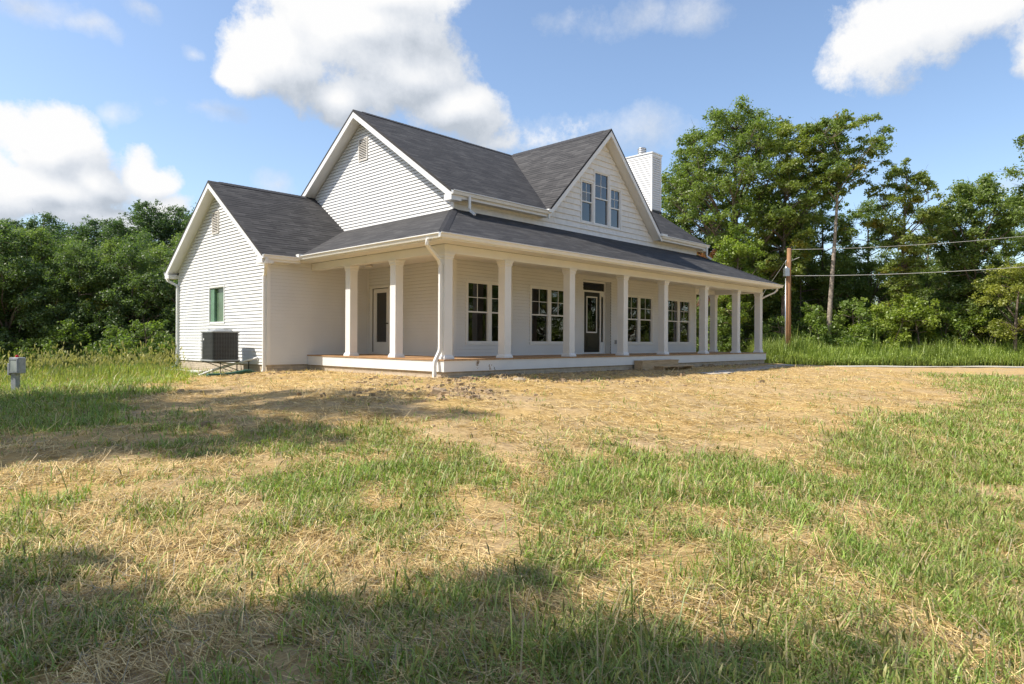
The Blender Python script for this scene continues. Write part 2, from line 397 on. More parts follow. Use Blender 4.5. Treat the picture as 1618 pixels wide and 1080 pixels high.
# ------------------------------------------------------------------ the house
H = empty('farmhouse', (0, 0, -.5), 'white two-storey farmhouse with wraparound porch and charcoal shingle roof', 'house')
def course_wall(mb, axis, pos, out, poly, holes=(), h=.103, lap=.025, zg=0.0, shake=None):
    """lapped boards on a vertical wall. axis 'x': wall plane x=pos, u is y; 'y': plane y=pos, u is x. out = +-1 outward"""
    zs = [p[1] for p in poly]; z0, z1 = min(zs), max(zs)
    br = set(zs)
    for hh in holes: br |= {hh[2], hh[3]}
    k = math.floor((z0-zg)/h)
    while zg+k*h < z1: br.add(zg+k*h); k += 1
    br = sorted(b for b in br if z0-1e-6 <= b <= z1+1e-6)
    def span(z):
        xs = []
        for i in range(len(poly)):
            (u1, a), (u2, b) = poly[i], poly[(i+1) % len(poly)]
            if abs(a-b) < 1e-9: continue
            if min(a, b)-1e-9 <= z <= max(a, b)+1e-9: xs.append(u1+(u2-u1)*(z-a)/(b-a))
        return (min(xs), max(xs)) if xs else None
    def P3(u, z, o): return (pos+out*o, u, z) if axis == 'x' else (u, pos+out*o, z)
    flip = (axis == 'x') == (out > 0)
    def quad(pts): mb.face(pts if flip else pts[::-1])
    rnd = random.Random(int(abs(pos)*100)+5)
    for a, b in zip(br, br[1:]):
        if b-a < 1e-4: continue
        e = 1e-5; s0, s1 = span(a+e), span(b-e)
        if not s0 or not s1: continue
        kk = math.floor(((a+b)/2-zg)/h); zc = zg+kk*h
        oa = lap*(1-(a-zc)/h); ob = lap*(1-(b-zc)/h)
        segs = [(s0[0], s0[1], s1[0], s1[1])]
        for hh in holes:
            if hh[2] <= a+1e-5 and hh[3] >= b-1e-5:
                ns = []
                for (l0, r0, l1, r1) in segs:
                    if hh[0] >= max(r0, r1) or hh[1] <= min(l0, l1): ns.append((l0, r0, l1, r1)); continue
                    if min(l0, l1) < hh[0]: ns.append((l0, hh[0], l1, hh[0]))
                    if max(r0, r1) > hh[1]: ns.append((hh[1], r0, hh[1], r1))
                segs = ns
        for (l0, r0, l1, r1) in segs:
            if shake:
                u = l0; rr = random.Random(kk*977+31); cuts = [min(l0, l1)]
                uu = -2.0
                while uu < max(r0, r1):
                    w = rr.uniform(*shake); uu += w
                    if min(l0, l1)+.02 < uu < max(r0, r1)-.02: cuts.append(uu)
                cuts.append(max(r0, r1))
                for c0, c1 in zip(cuts, cuts[1:]):
                    o = rr.uniform(0, .004); g = .0012
                    A0, A1 = max(c0+g, l0), min(c1-g, r0); B0, B1 = max(c0+g, l1), min(c1-g, r1)
                    if A1 <= A0 or B1 < B0-.3: continue
                    if B1 <= B0: B0 = B1 = min(max((B0+B1)/2, l1), r1)
                    quad([P3(A0,a,oa+o), P3(A1,a,oa+o), P3(B1,b,ob+o), P3(B0,b,ob+o)])
                    mb.face([P3(A0,a,oa+o), P3(B0,b,ob+o), P3(B0,b,-.01), P3(A0,a,-.01)]); mb.face([P3(A1,a,oa+o), P3(B1,b,ob+o), P3(B1,b,-.01), P3(A1,a,-.01)])
                    if abs(a-zc) < 1e-4: mb.face([P3(A0,a,-.01), P3(A1,a,-.01), P3(A1,a,oa+o), P3(A0,a,oa+o)])
                mb.face([P3(l0,a,-.012), P3(r0,a,-.012), P3(r1,b,-.012), P3(l1,b,-.012)])
            else:
                quad([P3(l0,a,oa), P3(r0,a,oa), P3(r1,b,ob), P3(l1,b,ob)])
                if abs(a-zc) < 1e-4 : mb.face([P3(l0,a+.012,-.001), P3(r0,a+.012,-.001), P3(r0,a,oa), P3(l0,a,oa)])
    return mb
SID = M['siding']
# main body and wing dimensions
X0, X1, Y0, Y1 = 2.2, 16.15, 2.2, 11.5      # main block
RZ, RS = 8.10, .682                          # ridge height, slope
WX, WY0, WY1 = -1.3, 6.5, 13.5; WRZ, WS = 5.66, .70; WRY = 10.0
def mz(y): return RZ - RS*abs(y-6.85)
def wz(y): return WRZ - WS*abs(y-WRY)
GD = .20+.10   # below the roof plane where gable walls stop
# openings
WF = [(2.72,4.56), (5.48,7.32), (10.80,12.66), (13.79,15.65)]
zb, zt = .40, 2.20
holes_front = [(a, b, zb, zt) for a, b in WF] + [(8.19, 9.86, -.05, 2.66)]
sd = (5.33, 6.27, 0.0, 2.22)   # side door on the porch's left wall (y range)
wing_win = (9.50, 10.66, 1.02, 2.18)
mb = MB(); course_wall(mb, 'y', Y0, -1, [(X0,0),(X1,0),(X1,2.84),(X0,2.84)], holes_front); mb.build('wall', SID, H)
mb = MB(); course_wall(mb, 'x', X0, -1, [(Y0,-.0),(Y1,-.0),(Y1,mz(Y1)-GD),(6.85,RZ-GD),(Y0,mz(Y0)-GD)], [sd]); mb.build('gable_wall', SID, H)
mb = MB(); course_wall(mb, 'x', X1, 1, [(Y0,-.3),(Y1,-.3),(Y1,mz(Y1)-GD),(6.85,RZ-GD),(Y0,mz(Y0)-GD)]); mb.build('gable_wall', SID, H)
mb = MB(); course_wall(mb, 'y', Y1, 1, [(X0,-.3),(X1,-.3),(X1,4.6),(X0,4.6)]); mb.build('wall', SID, H)
mb = MB(); course_wall(mb, 'x', WX, -1, [(WY0,-.285),(WY1,-.285),(WY1,wz(WY1)-GD+.05),(WRY,WRZ-GD+.05),(WY0,wz(WY0)-GD+.05)], [wing_win]); mb.build('gable_wall', SID, H)
mb = MB(); course_wall(mb, 'y', WY0, -1, [(WX,-.285),(X0,-.285),(X0,2.84),(WX,2.84)]); mb.build('wall', SID, H)
mb = MB(); course_wall(mb, 'y', WY1, 1, [(WX,-.285),(X0,-.285),(X0,3.0),(WX,3.0)])
course_wall(mb, 'x', X0, 1, [(Y1,-.285),(WY1,-.285),(WY1,3.0),(Y1,4.0)]); mb.build('wall', SID, H)
# upper front: shake courses with the triple window
dz = lambda x: RZ - abs(x-9.3)
tri = [(8.06,8.72,4.66,6.10), (8.82,9.68,4.66,6.55), (9.78,10.42,4.66,6.10)]
mb = MB()
course_wall(mb, 'y', Y0, -1, [(X0,4.12),(X1,4.12),(X1,4.60),(X0,4.60)], [], .20, .034, 4.0, (.22,.7))
course_wall(mb, 'y', Y0, -1, [(9.3-3.2,4.60),(9.3+3.2,4.60),(9.3,7.80)], tri, .20, .034, 4.0, (.22,.7))
mb.build('dormer_wall', M['shake'], H)
# corner boards
mb = MB()
def corner(x, y, sx, sy, z0, z1, w=.09, t=.024):
    mb.box(min(x, x-sx*w), max(x, x-sx*w), min(y, y+sy*t), max(y, y+sy*t), z0, z1)
    mb.box(min(x, x+sx*t), max(x, x+sx*t), min(y+sy*t, y-sy*w), max(y+sy*t, y-sy*w), z0, z1-.002)
corner(X0, Y0, -1, -1, .002, 4.58); corner(X1, Y0, 1, -1, .002, 4.58); corner(WX, WY0, -1, -1, -.288, 2.82); corner(WX, WY1, -1, 1, -.288, 2.8)
mb.box(X0-.045, X0-.018, WY0-.045, WY0-.018, 0, 2.8)
mb.v, tail = mb.v[:-8], mb.v[-8:]; mb.f, ft = mb.f[:-6], mb.f[-6:]; mb.split('corner_trim', M['trim'], H, 16)
MB().box(X0-.045, X0-.018, WY0-.045, WY0-.018, 0, 2.8).build('corner_trim', M['trim'], H)
# J channel starter shadow lines handled by trim around openings below
# foundation
mb = MB()
mb.box(.05, 18.30, .05, 2.3, -1.3, -.30); mb.box(.052, 2.3, 2.3, 6.6, -1.3, -.302); mb.box(WX+.02, X0+1, WY0+.02, WY1-.02, -1.6, -.283); mb.box(X0+.1, X1-.02, 2.3, Y1-.02, -1.3, -.301)
mb.build('foundation', M['found'], H)

# ---- roofs
def slab(mb, pts, th=.09, org=None, vdir=None, udir=None):
    """pts: planar polygon (counter-clockwise from above); uv in metres along eave / up slope"""
    p = [Vector(q) for q in pts]; n = (p[1]-p[0]).cross(p[2]-p[0]).normalized()
    if n.z < 0: p.reverse(); n = -n
    up = Vector((0,0,1)); v = (up - n*up.dot(n)).normalized(); u = v.cross(n).normalized()
    zr = min(q.z for q in p); o = min(p, key=lambda q: q.z)
    uv = [((q-o).dot(u)+50, (q-o).dot(v)) for q in p]
    mb.face([tuple(q) for q in p], uv)
    d = Vector((0,0,-th)); b = [q+d for q in p]
    mb.face([tuple(q) for q in b[::-1]], [(0,.07)]*len(p))
    for i in range(len(p)):
        j = (i+1) % len(p); mb.face([tuple(p[i]), tuple(b[i]), tuple(b[j]), tuple(p[j])], [(50,.07)]*4)
SH = M['shingle']
XL, XR, YF, YB = 1.80, 16.55, 1.85, 11.85
hv = RS*(6.85-YF)   # half width of dormer valley at the eave
mb = MB()
slab(mb, [(XL,YF,mz(YF)),(9.3-hv,YF,mz(YF)),(9.3,6.85,RZ),(XL,6.85,RZ)])
slab(mb, [(9.3+hv,YF,mz(YF)),(XR,YF,mz(YF)),(XR,6.85,RZ),(9.3,6.85,RZ)])
slab(mb, [(XR,YB,mz(YB)),(XL,YB,mz(YB)),(XL,6.85,RZ),(XR,6.85,RZ)])
roof = mb.build('roof', SH, H)
mb = MB()
YD = 1.80; hd = 3.42
for s in (-1, 1):
    slab(mb, [(9.3,YD,RZ+.003),(9.3,6.85,RZ+.003),(9.3+s*hv,YF,RZ-hv+.003),(9.3+s*hd,YD,RZ-hd+.003)] if s > 0 else [(9.3,6.85,RZ+.003),(9.3,YD,RZ+.003),(9.3-hd,YD,RZ-hd+.003),(9.3-hv,YF,RZ-hv+.003)], .088)
droof = mb.build('dormer_roof', SH, H)
mb = MB()
WXL = -1.65; WYA, WYB = 6.10, 13.90
slab(mb, [(WXL,WYA,wz(WYA)),(X0+.3,WYA,wz(WYA)),(X0+.3,WRY,WRZ),(WXL,WRY,WRZ)])
slab(mb, [(X0,WYB,wz(WYB)),(WXL,WYB,wz(WYB)),(WXL,WRY,WRZ),(X0,WRY,WRZ)])
wroof = mb.build('wing_roof', SH, H)
PE, PZ, PS = -.45, 2.97, .481
pz = lambda d: PZ + PS*(d-PE)
T = pz(2.21)
yv = WYA + (T-wz(WYA))/WS; y0v = WYA + max(0, (PZ-wz(WYA)))/WS
mb = MB()
slab(mb, [(PE,PE,PZ),(18.8,PE,PZ),(16.14,2.21,T),(2.21,2.21,T)])
slab(mb, [(PE,PE,PZ-.001),(2.21,2.21,T-.001),(2.21,yv+.1,T-.001),(PE,y0v+.1,PZ-.001)])
slab(mb, [(18.8,PE,PZ-.001),(18.8,2.75,PZ-.001),(16.14,2.75,T-.001),(16.14,2.21,T-.001)])
proof = mb.build('porch_roof', SH, H)
# ridge caps
def ridgecap(a, b, w=.15, parent=None, drop=.10, lift=.012):
    a = Vector(a); b = Vector(b); d = (b-a); ln = d.length; d.normalize(); s = d.cross(Vector((0,0,1))).normalized()
    m = MB(); n = max(1, int(ln/.14)); mbs = m
    for i in range(n):
        p = a+d*(i*ln/n); q = a+d*((i+1)*ln/n+.02); up = Vector((0,0,.010))
        for sg in (-1, 1):
            m.face([tuple(p+up*.2+Vector((0,0,lift))), tuple(q+up+Vector((0,0,lift))), tuple(q+up+s*sg*w+Vector((0,0,-drop+lift))), tuple(p+s*sg*w+Vector((0,0,-drop+lift)))])
        m.face([tuple(q+up+s*w+Vector((0,0,-drop+lift))), tuple(q+up+Vector((0,0,lift))), tuple(q+up-s*w+Vector((0,0,-drop+lift))), tuple(q-s*w+Vector((0,0,-drop-.01+lift))), tuple(q+Vector((0,0,-.01+lift))), tuple(q+s*w+Vector((0,0,-drop-.01+lift)))])
    return m.build('ridge_cap', M['ridge'], parent)
ridgecap((XL+.35,6.85,RZ),(XR,6.85,RZ), .15, roof, .10)
ridgecap((9.3,YD+.35,RZ),(9.3,6.7,RZ), .14, droof, .14)
ridgecap((WXL+.35,WRY,WRZ),(X0-.4,WRY,WRZ), .15, wroof, .105)
ridgecap((2.2,2.2,T),(PE+.02,PE+.02,PZ), .12, proof, .045)
ridgecap((16.15,2.2,T),(18.78,PE+.02,PZ), .12, proof, .045)
# ---- rake boards, soffits, fascias
TR = M['trim']; SO = M['soffit']
def rake(axis, pos, t, hi, lo, drop=.19, off=.088):
    """board in plane axis=pos thickness t; hi/lo = (u,z) on the roof plane"""
    p = [(hi[0],hi[1]-off),(lo[0],lo[1]-off),(lo[0],lo[1]-off-drop),(hi[0],hi[1]-off-drop)]
    if axis == 'x': return MB().prism([(pos,u,z) for u,z in p], (t,0,0))
    return MB().prism([(u,pos,z) for u,z in p], (0,t,0))
def soffit(axis, a, b, hi, lo, off):
    p = [(hi[0],hi[1]-off),(lo[0],lo[1]-off)]
    q = []
    if axis == 'x': q = [(a,p[0][0],p[0][1]),(b,p[0][0],p[0][1]),(b,p[1][0],p[1][1]),(a,p[1][0],p[1][1])]
    else: q = [(p[0][0],a,p[0][1]),(p[0][0],b,p[0][1]),(p[1][0],b,p[1][1]),(p[1][0],a,p[1][1])]
    return MB().prism(q, (0,0,.012))
for (hi, lo) in (((6.85,RZ),(YF,mz(YF))), ((6.85,RZ),(YB,mz(YB)))):
    rake('x', XL, .03, hi, lo).build('rake_board', TR, H); soffit('x', XL+.03, X0+.01, hi, lo, .265).build('soffit', SO, H)
    rake('x', XR-.03, .03, hi, lo).build('rake_board', TR, H); soffit('x', X1-.01, XR-.03, hi, lo, .265).build('soffit', SO, H)
for lo in ((WYA,wz(WYA)), (WYB,wz(WYB))):
    rake('x', WXL, .03, (WRY,WRZ), lo, .17).build('rake_board', TR, H); soffit('x', WXL+.03, WX+.01, (WRY,WRZ), lo, .245).build('soffit', SO, H)
for s in (-1, 1):
    rake('y', YD, .03, (9.3,RZ), (9.3+s*hd,RZ-hd), .19).build('rake_board', TR, H); soffit('y', YD+.03, Y0+.01, (9.3,RZ), (9.3+s*(hd-.05),RZ-hd+.05), .265).build('soffit', SO, H)
mb = MB()
# boxed eaves of the main front, flat soffits
for a, b in ((XL+.03, 9.3-hd+.1), (9.3+hd-.1, XR-.03)):
    mb.box(a, b, YF+.02, Y0-.005, mz(YF)-.20, mz(YF)-.18)
mb.box(XL+.03, XR-.03, Y1+.005, YB-.02, mz(YF)-.20, mz(YF)-.18)
mb.box(WXL+.03, PE-.15, WYA+.02, WY0-.005, wz(WYA)-.185, wz(WYA)-.165)
mb.box(WXL+.03, X0, WY1+.005, WYB-.02, wz(WYA)-.185, wz(WYA)-.165)
mb.split('soffit', SO, H)
mb = MB()
mb.box(XL+.031, 9.3-hd+.1, YF, YF+.02, mz(YF)-.22, mz(YF)-.09); mb.box(9.3+hd-.1, XR-.031, YF, YF+.02, mz(YF)-.22, mz(YF)-.09)
mb.box(WXL+.031, PE-.02, WYA, WYA+.02, wz(WYA)-.20, wz(WYA)-.09)
mb.box(WXL+.031, X0, WYB-.02, WYB, wz(WYA)-.20, wz(WYA)-.09)
# eave returns ("bird boxes") closing the rake ends
mb.box(WXL-.003, WX-.012, WYA-.003, WY0-.03, wz(WYA)-.262, wz(WYA)-.12); mb.box(WXL-.003, WX-.012, WY1+.03, WYB+.003, wz(WYA)-.262, wz(WYA)-.12)
mb.box(XL-.003, X0-.03, YF-.003, Y0-.03, mz(YF)-.285, mz(YF)-.11)
mb.box(X1+.03, XR+.003, YF-.003, Y0-.03, mz(YF)-.285, mz(YF)-.11)
mb.split('fascia', TR, H)
# porch fascia + soffit + ceiling
mb = MB()
mb.box(PE+.02, 18.78, PE+.02, PE+.04, 2.81, 2.885); mb.box(PE+.02, PE+.04, PE+.042, WY0-.05, 2.81, 2.885); mb.box(18.76, 18.78, PE+.042, 2.73, 2.81, 2.885)
mb.box(16.2, 18.76, 2.71, 2.73, 2.6, 2.9)
mb.split('fascia', TR, H)
mb = MB()
mb.box(PE+.04, 18.76, PE+.04, .10, 2.815, 2.83); mb.box(PE+.04, .10, .10, WY0-.02, 2.816, 2.831); mb.box(18.25, 18.76, .10, 2.7, 2.816, 2.831)
mb.split('soffit', SO, H)
mb = MB()
mb.box(.40, 18.25, .40, Y0-.0, 2.80, 2.82); mb.box(.40, X0, Y0, WY0, 2.801, 2.821); mb.box(X1+.03, 18.0, Y0, 2.7, 2.801, 2.821)
mb.build('porch_ceiling', SO, H)
mb = MB()
cs, cw = .117, .265
mb.box(cs, 18.25, cs, cs+cw, 2.60, 2.812); mb.box(cs+.003, cs+cw, cs+cw, WY0-.025, 2.603, 2.811)
mb.box(17.985, 18.247, cs+cw, 2.495, 2.603, 2.811); mb.box(X1+.03, 17.985, 2.233, 2.497, 2.601, 2.812)
mb.build('porch_beam', TR, H)
# ---- gutters (K profile) as children of their roofs
def gutter(a, b, outv, ztop, name_parent, h=.115, w=.115, ends=True):
    """a,b: points on the fascia line, outv outward unit (x,y)"""
    prof = [(0,0),(0,-h),(w*.55,-h),(w*.72,-h*.55),(w*.72,-h*.42),(w,-h*.2),(w,0),(w-.012,0),(w-.012,-h*.16),(w*.5,-h*.8),(.01,-h*.8),(.01,0)]
    m = MB(); pts = [(a[0]+outv[0]*o, a[1]+outv[1]*o, ztop+z) for o, z in prof]
    return m.prism(pts, (b[0]-a[0], b[1]-a[1], 0)).build('gutter', M['alum'], name_parent)
gutter((PE+.02-.115, PE+.02), (18.78+.115, PE+.02), (0,-1), PZ-.01, proof)
gutter((PE+.02, PE+.02), (PE+.02, WY0-.35), (-1,0), PZ-.012, proof)
gutter((18.78, PE+.02), (18.78, 2.75), (1,0), PZ-.012, proof)
gutter((XL+.0, YF), (9.3-hd+.02, YF), (0,-1), mz(YF)-.02, roof)
gutter((9.3+hd-.02, YF), (XR, YF), (0,-1), mz(YF)-.02, roof)
gutter((WXL, WYA), (PE-.06, WYA), (0,-1), wz(WYA)-.02, wroof)
gutter((WXL, WYB), (X0, WYB), (0,1), wz(WYA)-.02, wroof)
# small end boxes where gutters stop against the rakes
mb = MB(); mb.box(9.3-hd-.06, 9.3-hd+.12, YF-.125, YF-.0, mz(YF)-.08, mz(YF)+.02); mb.box(9.3+hd-.1, 9.3+hd+.3, YF-.125, YF-.0, mz(YF)-.06, mz(YF)+.03)
mb.box(PE-.13, PE-.01, WY0-.52, WY0-.34, PZ-.13, PZ+.03)
mb.split('gutter_end_cap', M['alum'], H)
# ---- downspouts
def spout(path, sq=(.085,.062)): return MB().tube(path, 1, sq=sq).build('downspout', M['alum'], H)
spout([(-.49,.02,2.86),(-.49,.05,2.72),(-.42,.07,2.66),(-.02,.20,2.42),(.062,.22,2.30),(.062,.22,.30),(.05,.22,.20),(-.10,.22,-.06),(-.115,.22,-.16),(-.115,.22,-.56)])
spout([(18.55,-.40,2.86),(18.55,-.38,2.72),(18.50,-.30,2.62),(18.32,.02,2.45),(18.315,.20,2.36),(18.315,.20,.30),(18.315,.20,.2),(18.45,.20,-.04),(18.45,.20,-.5)])
spout([(2.42,YF-.07,mz(YF)-.12),(2.42,YF-.07,4.22),(2.42,YF-.10,4.15),(2.42,YF-.30,4.02)], (.07,.05))
spout([(16.35,YF-.07,mz(YF)-.12),(16.35,YF-.07,4.25),(16.33,YF-.10,4.16),(16.3,YF-.30,4.03)], (.07,.05))
spout([(WX-.25,WYA-.06,2.80),(WX-.25,WYA-.05,2.66),(WX-.22,WYA+.04,2.58),(WX-.07,WY0-.02,2.42),(WX-.065,WY0+.06,2.34),(WX-.065,WY0+.06,-.42),(WX-.10,WY0+.06,-.52)])
spout([(WX-.25,WYB+.06,2.80),(WX-.25,WYB+.05,2.66),(WX-.22,WYB-.04,2.58),(WX-.07,WY1-.02,2.42),(WX-.065,WY1-.04,2.34),(WX-.065,WY1-.04,-.42),(WX-.10,WY1-.04,-.52)])
# ---- gable louvres
def louvre(y0, y1, z0, z1, x):
    m = MB(); f = .035
    m.box(x-.045, x-.0, y0-f, y0, z0-f, z1+f); m.box(x-.045, x, y1, y1+f, z0-f, z1+f); m.box(x-.044, x, y0, y1, z0-f, z0); m.box(x-.044, x, y0, y1, z1, z1+f)
    o = m.build('gable_vent', M['vent'], H)
    s = MB(); n = int((z1-z0)/.055)
    for i in range(n):
        z = z0+(i+.15)*(z1-z0)/n
        s.prism([(x-.043,y0,z),(x-.006,y0,z+.035),(x-.006,y0,z+.043),(x-.043,y0,z+.008)], (0,y1-y0,0))
    s.build('slats', M['vent'], o); b = MB().box(x-.019, x-.018, y0, y1, z0, z1).build('backing', M['iron'], o)
louvre(6.58, 7.04, 6.50, 7.18, X0); louvre(9.95, 10.40, 4.0, 4.66, WX)
# ---- windows
GL = M['glass']
def unit(parent, axis, pos, out, u0, u1, z0, z1, grid=(2,2), sill=True):
    """double hung unit in opening; frame, sash rails, muntins, panes"""
    def B(m, a, b, o0, o1, c, d):
        lo, hi = sorted((pos+out*o0, pos+out*o1))
        if axis == 'y': m.box(a, b, lo, hi, c, d)
        else: m.box(lo, hi, a, b, c, d)
    f = .045; zm = z0+(z1-z0)*.505
    m = MB(); B(m,u0,u0+f,-.07,.012,z0,z1); B(m,u1-f,u1,-.07,.012,z0,z1); B(m,u0+f,u1-f,-.07,.011,z0,z0+f); B(m,u0+f,u1-f,-.07,.011,z1-f,z1)
    B(m,u0+f,u1-f,-.055,.0,zm-.02,zm+.022); m.build('sash', TR, parent)
    a, b = u0+f, u1-f
    if grid:
        g = MB(); zq = (zm+.02+z1-f)/2
        B(g,(a+b)/2-.009,(a+b)/2+.009,-.040,-.022,zm+.022,z1-f); B(g,a,(a+b)/2-.009,-.039,-.023,zq-.009,zq+.009); B(g,(a+b)/2+.009,b,-.039,-.023,zq-.009,zq+.009)
        g.build('muntin', TR, parent)
    p = MB(); B(p,a,b,-.034,-.030,zm+.022,z1-f); p.build('pane', GL, parent)
    p = MB(); B(p,a,b,-.050,-.046,z0+f,zm-.02); p.build('pane', M['screen'], parent)
def casing(axis, pos, out, u0, u1, z0, z1, w=.075, o=.032):
    m = MB()
    def B(a, b, c, d, oo=o, ii=-.01):
        lo, hi = sorted((pos+out*ii, pos+out*oo))
        if axis == 'y': m.box(a, b, lo, hi, c, d)
        else: m.box(lo, hi, a, b, c, d)
    B(u0-w,u0,z0-w,z1+w); B(u1,u1+w,z0-w,z1+w); B(u0,u1,z1,z1+w,o-.002); B(u0,u1,z0-w,z0,o-.002)
    return m
for (a, b) in WF:
    w = casing('y', Y0, -1, a, b, zb, zt, .06).build('window', TR, H)
    c = (a+b)/2; unit(w, 'y', Y0, -1, a, c-.04, zb, zt); unit(w, 'y', Y0, -1, c+.04, b, zb, zt)
    MB().box(c-.04, c+.04, Y0-.02, Y0+.07, zb, zt).build('mullion', TR, w)
w = None
for (a, b, c, d) in tri:
    w = casing('y', Y0, -1, a, b, c, d, .048, .04).build('window', TR, H); unit(w, 'y', Y0, -1, a, b, c, d)
w = casing('x', WX, -1, wing_win[0], wing_win[1], wing_win[2], wing_win[3], .05).build('window', TR, H)
def fixed(parent, axis, pos, out, u0, u1, z0, z1, f=.04):
    m = MB()
    def B(m, a, b, o0, o1, c, d):
        lo, hi = sorted((pos+out*o0, pos+out*o1))
        if axis == 'y': m.box(a, b, lo, hi, c, d)
        else: m.box(lo, hi, a, b, c, d)
    B(m,u0,u0+f,-.07,.01,z0,z1); B(m,u1-f,u1,-.07,.01,z0,z1); B(m,u0+f,u1-f,-.07,.009,z0,z0+f); B(m,u0+f,u1-f,-.07,.009,z1-f,z1); m.build('sash', TR, parent)
    p = MB(); B(p,u0+f,u1-f,-.04,-.035,z0+f,z1-f); p.build('pane', GL, parent)
w2_ = MB(); f_ = wing_win
w2_.box(WX-.012, WX+.09, f_[0], f_[0]+.02, f_[2], f_[3]).box(WX-.012, WX+.09, f_[1]-.02, f_[1], f_[2], f_[3]).box(WX-.012, WX+.09, f_[0]+.02, f_[1]-.02, f_[2], f_[2]+.02).box(WX-.012, WX+.09, f_[0]+.02, f_[1]-.02, f_[3]-.02, f_[3])
w2_.build('frame', TR, w)
MB().box(WX+.085, WX+.10, f_[0]+.02, f_[1]-.02, f_[2]+.02, f_[3]-.02).build('pane', M['greenpane'], w)
MB().box(WX+.01, WX+.085, f_[1]-.32, f_[1]-.021, f_[2]+.021, f_[3]-.021).build('green_sheet', M['greensheet'], w)
# ---- front entrance recess: door, side lights, transom
RY = 2.45
mb = MB()
course_wall(mb, 'x', 8.19, 1, [(Y0,0),(RY,0),(RY,2.66),(Y0,2.66)]); course_wall(mb, 'x', 9.86, -1, [(Y0,0),(RY,0),(RY,2.66),(Y0,2.66)])
mb.box(8.19, 9.86, Y0, RY+.05, 2.64, 2.70); mb.build('recess_wall', SID, H)
mb = MB()  # casing around whole unit
e0, e1 = 8.22, 9.83
mb.box(e0, e0+.06, RY-.03, RY+.05, .0, 2.64); mb.box(e1-.06, e1, RY-.03, RY+.05, .0, 2.64)
mb.box(e0+.06, e1-.06, RY-.028, RY+.05, 2.58, 2.64); mb.box(e0+.06, e1-.06, RY-.04, RY+.05, 2.235, 2.295)
mb.box(8.50, 8.555, RY-.03, RY+.05, .06, 2.235); mb.box(9.495, 9.55, RY-.03, RY+.05, .06, 2.235)
mb.box(e0+.06, e1-.06, RY-.05, RY+.05, .001, .06)
ent = mb.build('entrance', TR, H)
MB().box(e0+.06, e1-.06, RY+.0, RY+.02, 2.295, 2.58).build('transom', M['black'], ent)
MB().box(e0+.12, e1-.12, RY-.006, RY-.002, 2.34, 2.54).build('pane', GL, ent)
for a, b in ((e0+.06, 8.50), (9.55, e1-.06)):
    m = MB(); m.box(a, a+.04, RY-.01, RY+.03, .06, 2.235); m.box(b-.04, b, RY-.01, RY+.03, .06, 2.235); m.box(a+.04, b-.04, RY-.01, RY+.03, .06, .42); m.box(a+.04, b-.04, RY-.01, RY+.03, 2.10, 2.235)
    m.build('side_light', TR, ent); MB().box(a+.04, b-.04, RY+.01, RY+.014, .42, 2.10).build('pane', GL, ent)
d0, d1 = 8.56, 9.49
m = MB(); m.box(d0, d0+.17, RY, RY+.045, .07, 2.23); m.box(d1-.17, d1, RY, RY+.045, .07, 2.23); m.box(d0+.17, d1-.17, RY, RY+.045, 2.06, 2.23); m.box(d0+.17, d1-.17, RY, RY+.045, .07, .78)
m.box(d0+.20, d1-.20, RY-.008, RY+.0, .22, .62)
dr = m.build('front_door', M['black'], H)
m = MB(); g0, g1, h0, h1 = d0+.15, d1-.15, .76, 2.08
m.box(g0,g0+.045,RY-.016,RY-.001,h0,h1); m.box(g1-.045,g1,RY-.016,RY-.001,h0,h1); m.box(g0+.045,g1-.045,RY-.016,RY-.001,h0,h0+.045); m.box(g0+.045,g1-.045,RY-.016,RY-.001,h1-.045,h1); m.build('pane_frame', TR, dr)
MB().box(g0+.045, g1-.045, RY+.012, RY+.016, h0+.045, h1-.045).build('pane', GL, dr)
MB().tube([(d1-.07,RY-.05,.95),(d1-.07,RY-.05,1.25)], .012).box(d1-.085,d1-.055,RY-.05,RY,.95,.97).box(d1-.085,d1-.055,RY-.05,RY,1.23,1.25).build('handle', M['iron'], dr)
# ---- side door on the left porch
cas = casing('x', X0, -1, sd[0], sd[1], .07, sd[3]-.07, .075).build('door_casing', TR, H)
m = MB(); a, b = sd[0]+.02, sd[1]-.02
xx = X0+.03
m.box(xx,xx+.045,a,a+.17,.05,2.13); m.box(xx,xx+.045,b-.17,b,.05,2.13); m.box(xx,xx+.045,a+.17,b-.17,2.0,2.13); m.box(xx,xx+.045,a+.17,b-.17,.05,.40)
sdr = m.build('side_door', TR, H); MB().box(xx+.02,xx+.024,a+.17,b-.17,.40,2.0).build('pane', GL, sdr)
MB().tube([(xx-.05,a+.08,1.0),(xx-.05,a+.2,1.0)], .011).box(xx-.05,xx,a+.07,a+.1,.98,1.02).build('handle', M['iron'], sdr)
# ---- interior seen through the glass
mb = MB()
def room(x0, x1, y0, y1, z0, z1, skip):
    if 'f' not in skip: mb.face([(x0,y0,z0),(x1,y0,z0),(x1,y0,z1),(x0,y0,z1)])
    mb.face([(x0,y1,z0),(x1,y1,z0),(x1,y1,z1),(x0,y1,z1)])
    if 'l' not in skip: mb.face([(x0,y0,z0),(x0,y1,z0),(x0,y1,z1),(x0,y0,z1)])
    mb.face([(x1,y0,z0),(x1,y1,z0),(x1,y1,z1),(x1,y0,z1)])
    mb.face([(x0,y0,z0),(x1,y0,z0),(x1,y1,z0),(x0,y1,z0)]); mb.face([(x0,y0,z1),(x1,y0,z1),(x1,y1,z1),(x0,y1,z1)])
room(2.35, 8.1, 2.33, 7.6, .02, 2.72, 'fl'); room(9.9, 16.0, 2.33, 7.6, .021, 2.722, 'f'); room(8.12, 9.88, 2.55, 7.6, .019, 2.62, 'f'); room(8.0, 10.5, 2.33, 4.2, 4.45, 6.58, 'f')
